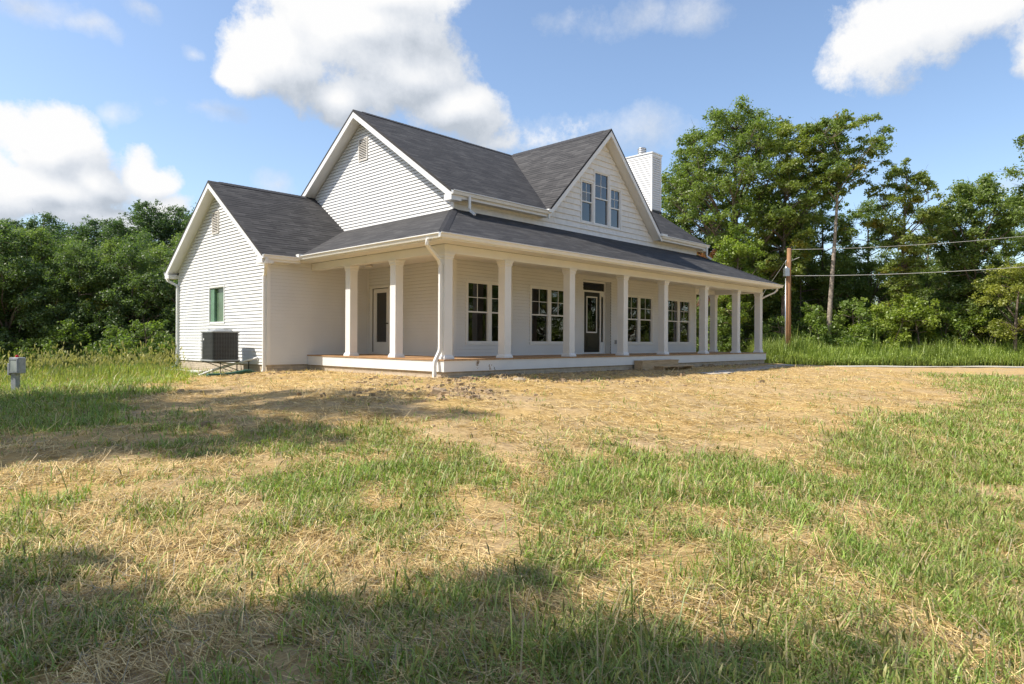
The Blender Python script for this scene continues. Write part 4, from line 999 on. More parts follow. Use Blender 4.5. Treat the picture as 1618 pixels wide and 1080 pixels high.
def straw():
    rng = np.random.default_rng(17); n = 400000; D = 2.2*np.exp(rng.random(n)*math.log(27/2.2)); r = rng.uniform(-.86,.86,n)*D; x, y = site(r, D)
    d, _ = cover(x, y, rng); clump = vnoise(x, y, .5, 51)*.6+vnoise(x, y, .17, 52)*.4
    near = np.clip(D/6.0, .30, 1)
    m = (rng.random(n) < (1-.60*np.clip(d,0,1))*(.10+.90*sstep(.38,.66,clump+.04))*near) & ~house_mask(x, y); x, y, D, clump = x[m], y[m], D[m], clump[m]; n = len(x); print('straw', n)
    az = rng.uniform(0, 2*np.pi, n)*1.0; az = np.where(rng.random(n) < .4, rng.normal(.6, .5, n)+2.2*vnoise(x,y,2.0,53), az)
    ln = rng.uniform(.05, .19, n)*(1+.01*D)*np.where(rng.random(n) < .08, 1.5, 1); w = (.0021+.00032*D)*rng.uniform(.6,1.3,n)
    z = terrain(x, y)+.004+.03*rng.random(n)**2*(.4+clump); tilt = np.abs(rng.normal(0,.13,n)); tilt = np.where(rng.random(n) < .05, tilt+.5, tilt)
    dx, dy = np.cos(az)*np.cos(tilt), np.sin(az)*np.cos(tilt); dzv = np.sin(tilt); px, py = -np.sin(az), np.cos(az)
    v = np.zeros((n,4,3)); A = np.stack([x-dx*ln/2, y-dy*ln/2, np.maximum(z-dzv*ln*.1, z-.01)],1); B = np.stack([x+dx*ln/2, y+dy*ln/2, z+dzv*ln*.9],1); W = np.stack([px,py,rng.uniform(-.5,.5,n)],1)*w[:,None]/2
    v[:,0] = A-W; v[:,1] = A+W; v[:,2] = B+W; v[:,3] = B-W
    t = rng.random((n,1))**1.3; col = np.array([.32,.205,.07])*(1-t)+np.array([.94,.73,.37])*t; g = rng.random(n) < .12; col[g] = np.array([.34,.29,.21])*rng.uniform(.7,1.2,(g.sum(),1))
    q = np.arange(n)[:,None]*4+np.array([0,1,2,3])
    me = bulk('straw_mulch', v.reshape(-1,3), q, np.zeros((0,3),int), np.repeat(col,4,0), M['straw'])
    setp(link('straw_mulch', me), 'loose golden straw mulch spread over the bare yard', 'straw', kind='stuff')
straw()
def weeds():
    rng = np.random.default_rng(23); P = []
    n = 34000; px = rng.uniform(1190, 1900, n); D = rng.uniform(43.6, 48.5, n); r = (px-809)/1054*D; x, y = site(r, D)
    h = (.35+.75*vnoise(x, y, 2.6, 61)+.65*vnoise(x,y,.8,63))*(.45+.55*sstep(43.6,45.4,D))*rng.lognormal(-.1,.25,n)+.15; w = rng.uniform(.025,.055,n)
    t = rng.random((n,1)); c = np.array([.17,.25,.04])*(1-t)+np.array([.34,.41,.08])*t; b = vnoise(x,y,3.5,62)[:,None]; c = c*(.7+.5*b)
    for k in range(2):
        P.append(blades(x+rng.normal(0,.05,n), y+rng.normal(0,.05,n), terrain(x,y)+h*.35*k, h*(1-.3*k), w, rng.uniform(.1,.6,n), rng.uniform(0,6.28,n), c*rng.uniform(.8,1.2,(n,1))))
    # short leaves on the stems
    n2 = 90000; i = rng.integers(0, n, n2); x2 = x[i]+rng.normal(0,.13,n2); y2 = y[i]+rng.normal(0,.10,n2); z2 = terrain(x2,y2)+h[i]*rng.uniform(.2,.95,n2)
    P.append(blades(x2, y2, z2, rng.uniform(.06,.15,n2), rng.uniform(.02,.04,n2), rng.uniform(.5,1.2,n2), rng.uniform(0,6.28,n2), c[i]*rng.uniform(.7,1.3,(n2,1))))
    setp(link('roadside_weeds', merge('roadside_weeds', P, M['grass'])), 'bright green tall weeds along the far side of the gravel road', 'weeds', kind='stuff')
weeds()

# ------------------------------------------------------------------ trees
def leaves(rng, ctr, rad, per, size, c1, c2, yellow=.0, droop=.0, flat=.75, ivy=False):
    """ctr (K,3) clump centres, rad (K,) ; returns bulk arrays of leaf quads"""
    K = len(ctr); n = (per*(rad/rad.mean())**2).astype(int)+8; i = np.repeat(np.arange(K), n); N_ = len(i)
    d = rng.normal(0,1,(N_,3)); d /= np.linalg.norm(d,axis=1)[:,None]; rr = rng.random(N_)**.45
    # lumpy clump: push leaves into a few sub-sprays
    sub = rng.normal(0,1,(K,5,3)); sub /= np.linalg.norm(sub,axis=2)[:,:,None]; s = sub[i, rng.integers(0,5,N_)]
    p = (d*.62+s*.55)*rr[:,None]*rad[i][:,None]; p[:,2] *= flat; p[:,2] -= droop*rad[i]*(np.linalg.norm(p[:,:2],axis=1)/rad[i])**2
    pos = ctr[i]+p
    nrm = rng.normal(0,1,(N_,3))*.75+np.array([0,0,.75])+d*.5; nrm /= np.linalg.norm(nrm,axis=1)[:,None]
    a = np.cross(nrm, rng.normal(0,1,(N_,3))); a /= np.linalg.norm(a,axis=1)[:,None]; b = np.cross(nrm, a)
    L_ = size*rng.uniform(.6,1.3,N_)[:,None]; W_ = L_*rng.uniform(.45,.7,N_)[:,None]
    v = np.zeros((N_,4,3)); v[:,0] = pos-a*L_*.5; v[:,1] = pos+b*W_*.5-a*L_*.05; v[:,2] = pos+a*L_*.5; v[:,3] = pos-b*W_*.5-a*L_*.05
    t = np.clip(rng.random(K)[i]*.6+rng.random(N_)*.4,0,1)[:,None]; col = np.array(c1)*(1-t)+np.array(c2)*t
    if yellow > 0:
        yk = (rng.random(K) < yellow)[i] & (rng.random(N_) < .8); col[yk] = np.array([.30,.26,.03])*rng.uniform(.7,1.2,(yk.sum(),1))
    q = np.arange(N_)[:,None]*4+np.array([0,1,2,3])
    return v.reshape(-1,3), q, np.zeros((0,3),int), np.repeat(col,4,0)
def tree_meshes(seed, H, crown, trunk_r, K, per, leaf, c1, c2, yellow=.02, lean=(0,0), droop=.15, clump=(.55,1.1), bare=.12, flat=.7, hollow=.45, ivy=0, limbs=True, wob=.25, branchy=1.0):
    """crown: list of (z fraction, radius) rows describing the outline"""
    rng = np.random.default_rng(seed); rd = random.Random(seed)
    zs = np.array([c[0] for c in crown])*H; rs = np.array([c[1] for c in crown])
    w1, w2 = rng.uniform(0,6.28,2)
    def axis_(z):
        t = z/H; return np.array([lean[0]*t**1.3+wob*math.sin(3.1*t+w1)*t, lean[1]*t**1.3+wob*math.sin(2.7*t+w2)*t, z])
    C = []; Rr = []; tries = 0
    while len(C) < K and tries < K*60:
        tries += 1; z = rng.uniform(zs[0], zs[-1]); a = rng.uniform(0, 6.28); ro = np.interp(z, zs, rs)
        ro *= .78+.45*float(vnoise(np.array([a*1.9+seed]), np.array([z*.35]), 1.0, seed+5)[0])
        rr = ro*(hollow+(1-hollow)*rng.random()**.6) if rng.random() < .8 else ro*rng.random()
        cr = rng.uniform(*clump)*(1 if ro > 1.2 else .75); rr = max(0, rr-cr*.35)
        p = axis_(z)+np.array([rr*math.cos(a), rr*math.sin(a), 0])
        if any((p[0]-c[0])**2+(p[1]-c[1])**2+((p[2]-c[2])*1.5)**2 < ((cr+r_)*.42)**2 for c, r_ in zip(C, Rr)): continue
        C.append(p); Rr.append(cr)
    C = np.array(C); Rr = np.array(Rr)
    mb = MB(); top = zs[-1]*.93; T_ = [axis_(top*k/10) for k in range(11)]; T_[0] = T_[0]-np.array([0,0,.4])
    mb.tube([tuple(p) for p in T_], [trunk_r*(1.35 if k == 0 else 1)*(1-.86*k/10)+.01 for k in range(11)], 9)
    # main limbs, then twigs from the nearest limb point to each clump
    pts = [(p, trunk_r*(1-.86*k/10)) for k, p in enumerate(T_) if p[2] > zs[0]*.55]
    nl = max(4, int(len(C)/9)) if limbs else 0
    order = sorted(range(len(C)), key=lambda i: -np.hypot(*(C[i][:2]-axis_(C[i][2])[:2])))[:nl*2]; rd.shuffle(order)
    for i in order[:nl]:
        c = C[i]; hz = max(zs[0]*.6, c[2]-np.hypot(*(c[:2]-axis_(c[2])[:2]))*rd.uniform(.7,1.3)); a = axis_(min(hz, top*.95)); r0 = trunk_r*(1-.86*min(1,a[2]/top))*.55+.015
        m1 = a*.6+c*.4+np.array([rd.uniform(-.3,.3),rd.uniform(-.3,.3),rd.uniform(-.1,.35)]); m2 = a*.25+c*.75+np.array([rd.uniform(-.25,.25),rd.uniform(-.25,.25),rd.uniform(0,.3)])
        mb.tube([tuple(a),tuple(m1),tuple(m2),tuple(c)], [r0,r0*.7,r0*.45,r0*.15], 6)
        pts += [(m1,r0*.7),(m2,r0*.45),((m1+m2)/2,r0*.55)]
    for i, c in enumerate(C):
        best = min(pts, key=lambda q: np.linalg.norm(q[0]-c)+max(0,(q[0][2]-c[2]))*.8); a, r0 = best; r0 = min(.05*branchy, r0*.5)+.008
        m = (a+c)/2+np.array([rd.uniform(-.2,.2),rd.uniform(-.2,.2),rd.uniform(0,.25)]); mb.tube([tuple(a),tuple(m),tuple(c)], [r0,r0*.65,r0*.25], 4, cap=False)
        for _ in range(2):
            e = c+rng.normal(0,1,3)*Rr[i]*.6; mb.tube([tuple(m*.3+c*.7),tuple(e)], [r0*.45,.006], 3, cap=False)
    tme = mb.mesh('trunk', True)
    parts = [leaves(rng, C, Rr, per, leaf, c1, c2, yellow, droop, flat)]
    # sparse fringe sprays just outside the clumps
    nf = int(K*.8); ii = rng.integers(0, len(C), nf); dirn = C[ii]-np.array([axis_(c[2]) for c in C[ii]]); dirn[:,2] = rng.normal(.3,.5,nf); dirn /= np.linalg.norm(dirn,axis=1)[:,None]+1e-6
    parts.append(leaves(rng, C[ii]+dirn*Rr[ii][:,None]*.85, Rr[ii]*.45, per*.10, leaf, c1, c2, yellow, droop, .8))
    ime = None
    if ivy:
        zz = rng.uniform(.2, ivy, int(ivy*9)); cc = np.array([axis_(z)+np.array([math.cos(a)*.3,math.sin(a)*.3,0]) for z, a in zip(zz, rng.uniform(0,6.28,len(zz)))])
        ime = merge('ivy', [leaves(rng, cc, rng.uniform(.3,.62,len(zz)), 120, .12, (.15,.20,.035), (.33,.34,.06), .1, .3, 1.2)], M['leaf'])
    return tme, merge('crown', parts, M['leaf']), ime
def plant_tree(name, meshes, r, D, label, cat='tree', group=None, rz=0, s=1.0, bark=None, dz_=-.1):
    x, y = site(r, D); e = empty(name, (x, y, tz(x, y)+dz_), label, cat, group, rz); e.scale = (s,)*3 if not isinstance(s, tuple) else s
    t = link('trunk', meshes[0], bark or M['bark'], e); c = link('crown', meshes[1], None, e)
    if meshes[2]: link('ivy', meshes[2], None, e)
    return e
A1, A2 = (.10,.155,.032), (.225,.285,.060)       # mid green
Bq, B2 = (.085,.14,.036), (.17,.24,.062)       # darker
Y1, Y2 = (.17,.22,.032), (.34,.37,.06)          # yellow green
PXR = lambda px, D: (px-809)/1054.0*D
oak = tree_meshes(1, 19.9, [(.22,2.2),(.35,4.6),(.55,6.1),(.75,6.0),(.9,4.6),(1.0,1.8)], .34, 400, 250, .19, A1, A2, .0, clump=(.55,1.2), hollow=.3)
plant_tree('broadleaf_tree', oak, PXR(1165,53), 53, 'tallest dense green tree, its crown rising directly right of the chimney')
oak2 = tree_meshes(2, 17.2, [(.25,1.6),(.5,2.6),(.75,2.5),(.9,1.8),(1.0,.7)], .22, 85, 320, .18, Bq, B2, .0, clump=(.6,1.1))
plant_tree('broadleaf_tree', oak2, PXR(1082,57), 57, 'dark green tree seen in the gap just behind the chimney')
loc1 = tree_meshes(3, 18.2, [(.3,1.0),(.5,2.4),(.7,3.0),(.85,2.8),(1.0,1.2)], .20, 135, 230, .17, (.14,.19,.035), (.30,.34,.065), .05, droop=.35, clump=(.4,.95), flat=.5)
plant_tree('locust_tree', loc1, PXR(1238,50), 50, 'yellowish green feathery tree overlapping the right side of the tallest tree')
slim = tree_meshes(4, 17.6, [(.70,.8),(.78,2.6),(.86,3.3),(.94,2.9),(1.0,1.5)], .20, 90, 220, .18, (.11,.17,.035), (.25,.30,.06), .03, lean=(.35,-.35), droop=.4, clump=(.4,.95), flat=.45, wob=.35, hollow=.3, branchy=1.4)
plant_tree('slender_tree', slim, PXR(1308,48), 48, 'slender tree with long bare pale trunk and airy crown right of the power pole', bark=M['palebark'])
low = tree_meshes(5, 14.2, [(.12,1.8),(.3,3.0),(.55,3.4),(.8,2.8),(1.0,1.0)], .18, 120, 280, .18, Bq, A2, .02, clump=(.6,1.1))
plant_tree('broadleaf_tree', low, PXR(1300,55), 55, 'mid-height dark leafy tree standing behind the bare pale trunk')
airy = tree_meshes(6, 14.6, [(.35,1.2),(.5,1.6),(.68,2.4),(.85,2.5),(1.0,1.0)], .17, 95, 220, .17, (.12,.17,.035), (.27,.31,.06), .09, droop=.35, clump=(.38,.85), flat=.5, ivy=6.6)
plant_tree('vine_covered_tree', airy, PXR(1425,48), 48, 'airy tree with yellow leaf spots and vine covered trunk left of the dark vine tree')
dark = tree_meshes(7, 13.4, [(.2,1.6),(.4,2.2),(.62,3.0),(.82,3.1),(1.0,1.6)], .22, 160, 260, .18, Bq, A2, .01, clump=(.45,1.0), ivy=6.5)
plant_tree('vine_covered_tree', dark, PXR(1540,48.5), 48.5, 'dark dense tree draped in vines near the right edge of the wood')
for k, (px, D, s_, lb) in enumerate([(1262,57,.9,'leafy tree filling the wood directly behind the power pole'),(1372,56,.95,'mid-height leafy tree filling the gap right of the pale bare trunk'),(1462,57,.92,'mid-height leafy tree filling the gap between the two vine covered trees'),(1500,52,.62,'short leafy tree tucked against the left side of the dark vine covered tree'),(1590,57,.90,'mid-height leafy tree filling the gap near the right picture edge'),(1125,58,.85,'leafy tree low behind the right end of the main roof')]):
    plant_tree('broadleaf_tree', low, PXR(px,D), D, lb, rz=k*1.9+.5, s=s_)
edge = tree_meshes(8, 15.2, [(.5,1.4),(.65,2.4),(.8,2.6),(.92,2.2),(1.0,1.0)], .25, 50, 300, .18, Bq, A2, .0, clump=(.6,1.15))
plant_tree('broadleaf_tree', edge, PXR(1662,42), 42, 'tree at the right edge whose crown only partly enters the picture')
droopy = tree_meshes(9, 6.9, [(.35,1.6),(.6,2.7),(.8,2.7),(1.0,1.2)], .13, 42, 260, .16, (.15,.19,.03), (.34,.35,.06), .08, droop=.5, clump=(.5,.9), flat=.55)
plant_tree('small_tree', droopy, PXR(1605,44.5), 44.5, 'low spreading yellow-green tree at the right edge below the cables')
bright = tree_meshes(10, 10.0, [(.3,1.2),(.55,2.0),(.8,1.7),(1.0,.5)], .12, 44, 230, .17, (.14,.21,.03), (.32,.40,.06), .0, clump=(.45,.85))
plant_tree('small_tree', bright, PXR(1163,48), 48, 'small bright green tree rising above the right end of the porch roof')
brown = tree_meshes(11, 8.6, [(.5,.9),(.8,1.3),(1.0,.5)], .09, 18, 160, .15, (.13,.05,.02), (.22,.09,.035), .0, clump=(.4,.7))
plant_tree('small_tree', brown, PXR(1108,47), 47, 'small tree with reddish brown dead leaves beyond the upper right eave')
under = tree_meshes(12, 8.8, [(.05,1.9),(.3,2.6),(.6,2.6),(.85,1.9),(1.0,.8)], .11, 60, 260, .17, Bq, A2, .01, clump=(.6,1.1))
ug = 'understorey trees filling the wood behind the right porch'
for k, (px, D, s, lb) in enumerate([(1085,55,1.0,'leafy understorey tree seen between the right porch columns, farther left'),(1140,56,1.0,'leafy understorey tree behind the rightmost porch columns'),(1195,53,.95,'leafy understorey tree just past the right porch corner'),(1262,53,.98,'understorey tree right behind the power pole'),
        (1350,57,.88,'understorey tree behind and right of the pale bare trunk'),(1395,60,.8,'farther understorey tree left of the vine covered trunk'),(1478,58,.85,'understorey tree between the two vine covered trees'),(1590,56,.9,'understorey tree behind the drooping yellow-green tree'),(1660,54,1.0,'understorey tree beyond the right picture edge'),(1740,54,1.1,'outermost understorey tree, past the right picture edge')]):
    plant_tree('understorey_tree', under, PXR(px,D), D, lb, 'tree', ug, rz=k*1.3, s=s)
shrubm = [tree_meshes(13+k, 3.4, [(.02,1.2),(.35,1.7),(.7,1.5),(1.0,.5)], .05, 26, 200, .14, c1, c2, y, clump=(.4,.75), limbs=False) for k, (c1, c2, y) in enumerate([((.12,.19,.035),(.29,.37,.065),.0), ((.17,.24,.035),(.38,.44,.07),.04), (A1,(.22,.30,.06),.02)])]
sg = 'shrubs along the foot of the wood'
spl = [(1208,49.5,.62,0,'low shrub against the far porch corner'),(1232,50,.85,2,'dark shrub just left of the power pole foot'),(1275,49.5,1.0,0,'round shrub just right of the power pole'),(1322,50,.8,2,'low dark shrub right of the pale trunk foot'),(1352,49,1.1,0,'leafy shrub in the second gap right of the pale trunk'),
       (1385,49.5,1.0,1,'yellow-green shrub left of the vine covered airy tree'),(1420,48.8,1.15,1,'yellow-green shrub at the foot of the airy tree'),(1452,49,1.2,1,'bright shrub mound right of the airy tree foot'),(1490,49.5,1.05,0,'leafy shrub left of the dark vine draped tree'),(1525,49,1.0,1,'yellow-green shrub below the dark vine draped tree'),
       (1560,50,.9,2,'dark shrub behind the dead brush at right'),(1612,49,1.0,0,'leafy shrub by the right picture edge'),(1655,49,1.1,2,'dark shrub past the right picture edge'),(1170,52,1.2,2,'dark shrub seen between the last porch columns'),(1120,53,1.3,2,'dark shrub seen low through the back of the porch')]
for k, (px, D, s, mi, lb) in enumerate(spl): D -= 1.6 if D < 51 else 0; plant_tree('shrub', shrubm[mi], PXR(px,D), D, lb, 'shrub', sg, rz=k*2.1, s=s*1.22)
fa = tree_meshes(21, 12.5, [(.03,2.2),(.25,3.2),(.55,3.6),(.8,3.0),(1.0,1.0)], .2, 125, 330, .18, (.075,.125,.038), (.165,.23,.07), .0, clump=(.7,1.3))
fb = tree_meshes(22, 12.0, [(.04,2.0),(.3,2.9),(.6,3.1),(.85,2.3),(1.0,.9)], .2, 110, 330, .18, (.10,.155,.04), (.24,.30,.08), .02, clump=(.65,1.2), droop=.3)
fc = tree_meshes(23, 13.0, [(.1,2.0),(.4,3.3),(.7,3.4),(.9,2.3),(1.0,1.0)], .2, 105, 330, .20, (.055,.10,.038), (.11,.17,.06), .0, clump=(.75,1.4))
fr_g = 'far trees glimpsed through the wood on the right'
for k, px in enumerate(range(1070, 1760, 40)):
    plant_tree('far_tree', (fa, fb)[k % 2], PXR(px,74), 74+(k%3)*3, 'hazy green tree glimpsed far back through gaps in the right wood', 'tree', fr_g, rz=k*.9, s=.72+.08*(k*5 % 4))
# dead brush
br = MB(); rb = random.Random(4)
for k in range(16):
    a = Vector((rb.uniform(-1.2,1.2), rb.uniform(-.4,.4), 0)); d = Vector((rb.uniform(-1,1), rb.uniform(-.3,.3), rb.uniform(.7,1.6))).normalized(); P = [a]
    for j in range(5): d = (d+Vector((rb.uniform(-.35,.35),rb.uniform(-.2,.2),rb.uniform(-.35,.12)))).normalized(); P.append(P[-1]+d*rb.uniform(.4,.75))
    r0 = rb.uniform(.025,.075); br.tube([tuple(p) for p in P], [r0*(1-.15*j) for j in range(6)], 6)
x, y = site(PXR(1580,46.8), 46.8); o = br.build('dead_brush', M['palebark'], None, True); o.location = (x, y, tz(x, y)); o.rotation_euler.z = -R_(46); setp(o, 'tangle of bare dead branches at the foot of the wood, right', 'branches')
# left forest
fg1 = 'trees in the front row of the left wood'; fg2 = 'trees in the middle row of the left wood'; fg3 = 'dark trees on the ridge of the left wood'
fl = ['past the left picture edge','at the very left edge','above the grey meter pedestal','second to the right of the meter pedestal','third to the right of the meter pedestal','about halfway between pedestal and house','left of the house by three crowns','left of the house by two crowns','next to the house corner','partly hidden behind the wing','hidden mostly behind the wing']
for k, (px, D, s) in enumerate([(-130,46,.98),(-62,44,.92),(12,45,.90),(70,47,.92),(122,46,.80),(168,48,.86),(212,47,.80),(252,50,.84),(300,48,.86),(352,50,.85),(420,52,.85)]):
    plant_tree('forest_tree', (fa, fb)[k % 2], PXR(px,D), D, 'front row forest tree '+fl[k], 'tree', fg1, rz=k*1.7, s=s)
for k, (px, D, s) in enumerate([(-110,62,1.1),(-30,60,1.10),(40,61,1.16),(105,62,1.06),(165,60,1.0),(220,61,1.10),(280,60,1.12),(340,62,1.1),(400,62,1.0)]):
    plant_tree('forest_tree', (fb, fa)[k % 2], PXR(px,D), D, 'light green tree in the middle row of the left wood', 'tree', fg2, rz=k*2.3+1, s=s*.94)
for k, (px, D, s) in enumerate([(-150,84,1.1),(-85,86,1.12),(-25,85,1.15),(22,84,1.12),(68,86,1.18),(112,84,1.08),(150,86,1.14),(192,85,1.12),(236,84,1.30),(278,86,1.25),(322,84,1.30),(370,86,1.2),(430,86,1.1)]):
    plant_tree('forest_tree', fc, PXR(px,D), D, 'dark ridge tree at the back of the left wood', 'tree', fg3, rz=k*1.1, s=s*.98)
for k, px in enumerate(range(-160, 420, 26)):
    D = 43+(k*7 % 5)*.6; plant_tree('shrub', shrubm[2], PXR(px,D), D, 'dark shrub in the shade at the foot of the left wood', 'shrub', 'shrubs under the left wood', rz=k*1.9, s=1.1+.1*(k % 4))
# trees beside and behind the standpoint: they throw the shade on the lawn and mirror in the windows
sh1 = tree_meshes(31, 14.0, [(.3,2.6),(.5,4.2),(.75,4.2),(.9,3.0),(1.0,1.2)], .3, 150, 150, .24, A1, A2, .0, clump=(.7,1.2))
SHADE = [(-17.9, 7.5, (.94,.94,1.42), .2), (-11.6, -1.5, (.84,.84,1.10), 1.4), (-10.4, -.6, (.8,.8,1.02), 2.0), (-21, 9.2, (.8,.8,1.2), 3.2)]
for (r, D, s, rz), lb in zip(SHADE, ['large tree left of the yard beyond the frame, shading the meter pedestal side','large tree left of the standpoint, shading the foreground grass','large tree farthest left of the yard outside the frame','large tree behind left of the standpoint']):
    plant_tree('broadleaf_tree', sh1, r, D, lb, 'tree', 'shade trees outside the left of the picture', rz=rz, s=s)
for k, (r, D, s) in enumerate([(6,-30,1.0),(16,-26,1.1),(26,-20,1.1),(36,-12,1.2),(-14,-24,1.1),(-24,-20,1.15),(-8,-30,1.1),(-30,-14,1.1),(-38,6,1.1),(-46,22,1.1),(-52,14,1.1)]):
    plant_tree('broadleaf_tree', oak, r, D, 'tree of the wood behind and beside the standpoint, seen mirrored in panes', 'tree', 'trees around the yard outside the picture', rz=k*.8, s=s*.72)

for k in range(12):
    rr_, dd_ = 37+k*.9+(k % 3)*2.2, 6+k*4.0
    plant_tree('forest_tree', (fa, fb)[k % 2], rr_, dd_, 'tree of the wood edge to the right of the yard, mirrored in the front windows', 'tree', 'trees right of the yard outside the picture', rz=k*1.3, s=.95)
# ------------------------------------------------------------------ camera
cam = bpy.data.cameras.new('camera'); co = bpy.data.objects.new('camera', cam); COL.objects.link(co)
cam.sensor_width = 36; cam.sensor_fit = 'HORIZONTAL'; cam.lens = 1054.2/1618*36; cam.clip_end = 20000; cam.clip_start = .05
r, u, f = Vector(RT), Vector(UP), Vector(FW)
mt = Matrix(((r.x,u.x,-f.x,CAM[0]),(r.y,u.y,-f.y,CAM[1]),(r.z,u.z,-f.z,CAM[2]),(0,0,0,1))); co.matrix_world = mt
sc.camera = co

# ------------------------------------------------------------------ sun, sky, clouds
sd_ = Vector((-.5215,.3438,.7809)).normalized()
EL = math.asin(sd_.z); AZ = math.atan2(sd_.x, sd_.y)      # compass style: clockwise from +Y
sun = bpy.data.lights.new('sun', 'SUN'); so = bpy.data.objects.new('sun', sun); COL.objects.link(so)
sun.energy = 3.85; sun.angle = R_(.53); sun.color = (1.0, .93, .82); so.rotation_euler = sd_.to_track_quat('Z', 'Y').to_euler()
w = bpy.data.worlds.new('World'); sc.world = w; w.use_nodes = True; nt = w.node_tree; bg = nt.nodes['Background']
sky = N(nt, 'ShaderNodeTexSky', sky_type='NISHITA', sun_disc=False, sun_elevation=EL, sun_rotation=AZ, altitude=200, air_density=1.0, dust_density=1.2, ozone_density=1.6)
tc = N(nt, 'ShaderNodeTexCoord'); DIR = tc.outputs['Generated']
def azel(px, py):
    d = Vector(FW)+Vector(RT)*((px-809)/1054.0)-Vector(UP)*((py-540)/1054.0); d.normalize(); return math.atan2(d.y, d.x), math.asin(d.z)
CL = [ # bearing, height (surveyed), half width, half height, weight
 (560,40,150,115,1.5),(445,95,95,62,1.5),(640,115,125,85,1.5),(530,150,85,50,1.35),(720,180,105,55,1.5),(390,120,50,35,1.0),(600,-20,130,70,1.5),
 (850,205,55,30,.5),(790,215,40,25,.5),
 (70,230,115,62,1.5),(10,195,50,40,1.3),(60,305,150,55,1.5),(240,275,62,40,1.5),(265,320,60,32,1.35),(150,290,70,45,1.3),(-40,270,80,60,1.5),(120,340,160,30,1.1),
 (1440,50,150,75,1.0),(1370,95,85,50,.9),(1560,25,130,60,1.1),(1660,60,90,60,1.1),
 ]
WISP = [ (40,18,120,40,1),(140,48,50,26,1),(232,20,48,20,.8),(306,76,34,18,.9),
 (1008,25,44,40,.9),(1095,25,80,44,.8),(1020,205,100,55,.95),(930,230,70,30,.7),(425,292,50,22,.9),(320,178,70,24,.6),(187,190,40,20,.7),(880,45,90,26,.4),(850,205,75,45,.9),
 (1590,310,60,26,.75),(1480,370,110,36,.6),(1360,420,110,36,.55)]
gt = bpy.data.node_groups.new('cloud field', 'ShaderNodeTree')
gt.interface.new_socket('Dir', in_out='INPUT', socket_type='NodeSocketVector'); gt.interface.new_socket('Field', in_out='OUTPUT', socket_type='NodeSocketFloat'); gt.interface.new_socket('Wisp', in_out='OUTPUT', socket_type='NodeSocketFloat'); gt.interface.new_socket('Broad', in_out='OUTPUT', socket_type='NodeSocketFloat')
gi = gt.nodes.new('NodeGroupInput'); go = gt.nodes.new('NodeGroupOutput')
nz = N(gt, 'ShaderNodeVectorMath', operation='NORMALIZE'); L(gt, gi.outputs[0], nz.inputs[0])
n1 = N(gt, 'ShaderNodeTexNoise', i_Scale=9, i_Detail=2, i_Roughness=.5); L(gt, nz.outputs[0], n1.inputs['Vector'])
wv = N(gt, 'ShaderNodeVectorMath', operation='MULTIPLY_ADD'); L(gt, n1.outputs['Color'], wv.inputs[0]); wv.inputs[1].default_value = (.07,.07,.07)
wo = N(gt, 'ShaderNodeVectorMath', operation='SUBTRACT'); L(gt, nz.outputs[0], wo.inputs[0]); wo.inputs[1].default_value = (.035,.035,.035); L(gt, wo.outputs[0], wv.inputs[2])
sp = N(gt, 'ShaderNodeSeparateXYZ'); L(gt, wv.outputs[0], sp.inputs[0])
az = math_(gt, 'ARCTAN2', sp.outputs[1], sp.outputs[0]); el = math_(gt, 'ARCSINE', sp.outputs[2])
cb = N(gt, 'ShaderNodeCombineXYZ'); L(gt, az, cb.inputs[0]); L(gt, el, cb.inputs[1])
acc = None; accw = None
for (px, py, rx, ry, wt) in CL+WISP:
    a, e = azel(px, py); a2, _ = azel(px+rx, py); _, e2 = azel(px, py-ry)
    s = N(gt, 'ShaderNodeVectorMath', operation='SUBTRACT'); L(gt, cb.outputs[0], s.inputs[0]); s.inputs[1].default_value = (a, e, 0)
    m = N(gt, 'ShaderNodeVectorMath', operation='MULTIPLY'); L(gt, s.outputs[0], m.inputs[0]); m.inputs[1].default_value = (1/abs(a2-a), 1/abs(e2-e), 0)
    ln = N(gt, 'ShaderNodeVectorMath', operation='LENGTH'); L(gt, m.outputs[0], ln.inputs[0])
    v = math_(gt, 'MULTIPLY_ADD', ln.outputs['Value'], -wt, wt)
    if (px, py, rx, ry, wt) in WISP: accw = v if accw is None else math_(gt, 'MAXIMUM', accw, v)
    else: acc = v if acc is None else math_(gt, 'SMOOTH_MAX', acc, v, .45)
n2 = N(gt, 'ShaderNodeTexNoise', i_Scale=10, i_Detail=12, i_Roughness=.66, i_Lacunarity=2.1); L(gt, nz.outputs[0], n2.inputs['Vector'])
n3 = N(gt, 'ShaderNodeTexNoise', i_Scale=2.6, i_Detail=8, i_Roughness=.6); L(gt, nz.outputs[0], n3.inputs['Vector'])
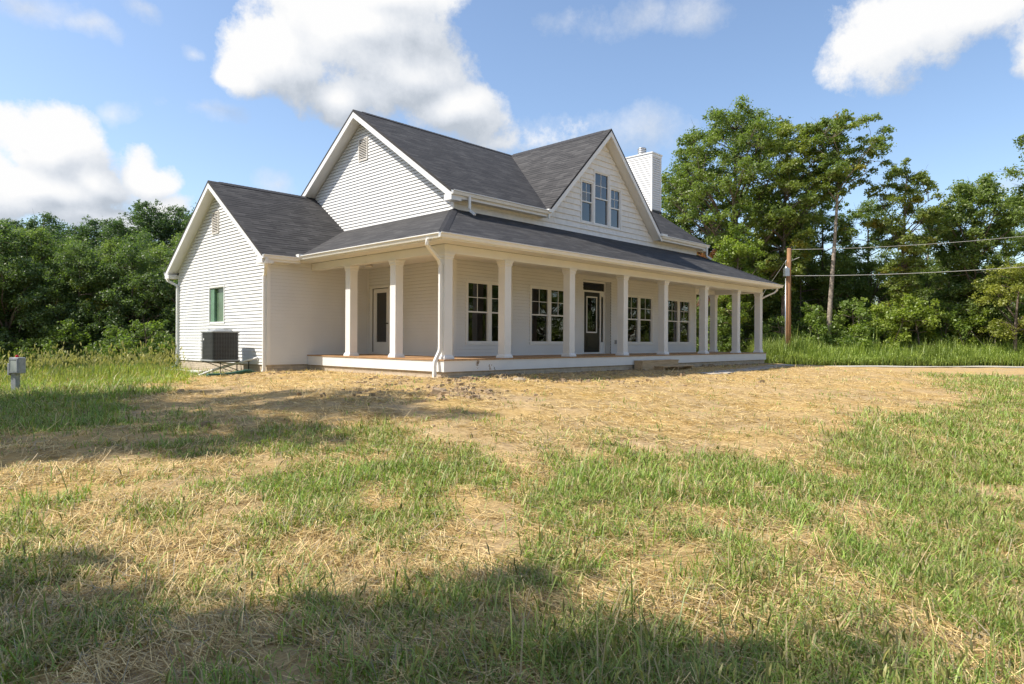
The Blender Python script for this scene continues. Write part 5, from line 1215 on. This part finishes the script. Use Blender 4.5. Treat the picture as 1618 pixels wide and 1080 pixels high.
# loose clouds elsewhere in the sky, away from the surveyed part
far = math_(gt, 'MULTIPLY_ADD', n3.outputs['Fac'], 2.6, -1.5)
away = math_(gt, 'COMPARE', az, .77, .95); far = math_(gt, 'SUBTRACT', far, math_(gt, 'MULTIPLY', away, 1.0))
acc = math_(gt, 'MAXIMUM', acc, far)
fld = math_(gt, 'ADD', acc, math_(gt, 'MULTIPLY_ADD', n2.outputs['Fac'], 2.1, -1.02))
L(gt, math_(gt, 'ADD', acc, math_(gt, 'MULTIPLY', n1.outputs['Fac'], .5)), go.inputs[2])
L(gt, math_(gt, 'ADD', math_(gt, 'MULTIPLY', accw, .9), math_(gt, 'MULTIPLY_ADD', n2.outputs['Fac'], 2.0, -1.1)), go.inputs[1])
L(gt, fld, go.inputs[0])
def field(off):
    g = N(nt, 'ShaderNodeGroup'); g.node_tree = gt
    if off is None: L(nt, DIR, g.inputs[0])
    else:
        a = N(nt, 'ShaderNodeVectorMath', operation='ADD'); L(nt, DIR, a.inputs[0]); a.inputs[1].default_value = off; L(nt, a.outputs[0], g.inputs[0])
    return g.outputs[0]
f0 = field(None); wf = nt.nodes[-1].outputs[1]; b0 = nt.nodes[-1].outputs[2]
lo = (Vector(UP)*.022 - Vector(RT)*.018); f1 = field(tuple(lo))
lo2 = (Vector(UP)*.085 - Vector(RT)*.055); field(tuple(lo2)); b1 = nt.nodes[-2].outputs[2]
dens = math_(nt, 'SMOOTH_MIN', math_(nt, 'MULTIPLY_ADD', f0, 2.5, -.05), 1.0, .25)
dens = math_(nt, 'MAXIMUM', dens, 0.0); dens = math_(nt, 'MAXIMUM', dens, math_(nt, 'MULTIPLY', math_(nt, 'MULTIPLY', wf, 1.3, clamp=True), .62))
lit = math_(nt, 'MULTIPLY_ADD', math_(nt, 'SUBTRACT', b0, b1), .42, .46)
lit = math_(nt, 'ADD', lit, math_(nt, 'MULTIPLY', math_(nt, 'SUBTRACT', f0, f1), .52), clamp=True)
ccol = ramp(nt, lit, [(0,(2.4,2.65,3.0)),(.35,(3.3,3.5,3.8)),(.7,(4.1,4.2,4.35)),(1,(4.6,4.6,4.6))])
cm = mix(nt, dens, sky.outputs[0], ccol)
L(nt, cm, bg.inputs['Color']); bg.inputs['Strength'].default_value = .126
sc.view_settings.view_transform = 'Standard'; sc.view_settings.look = 'None'; sc.view_settings.exposure = .78; sc.view_settings.gamma = 1
sc.cycles.max_bounces = 8; sc.cycles.transparent_max_bounces = 12; sc.cycles.diffuse_bounces = 5
sc.render.film_transparent = False
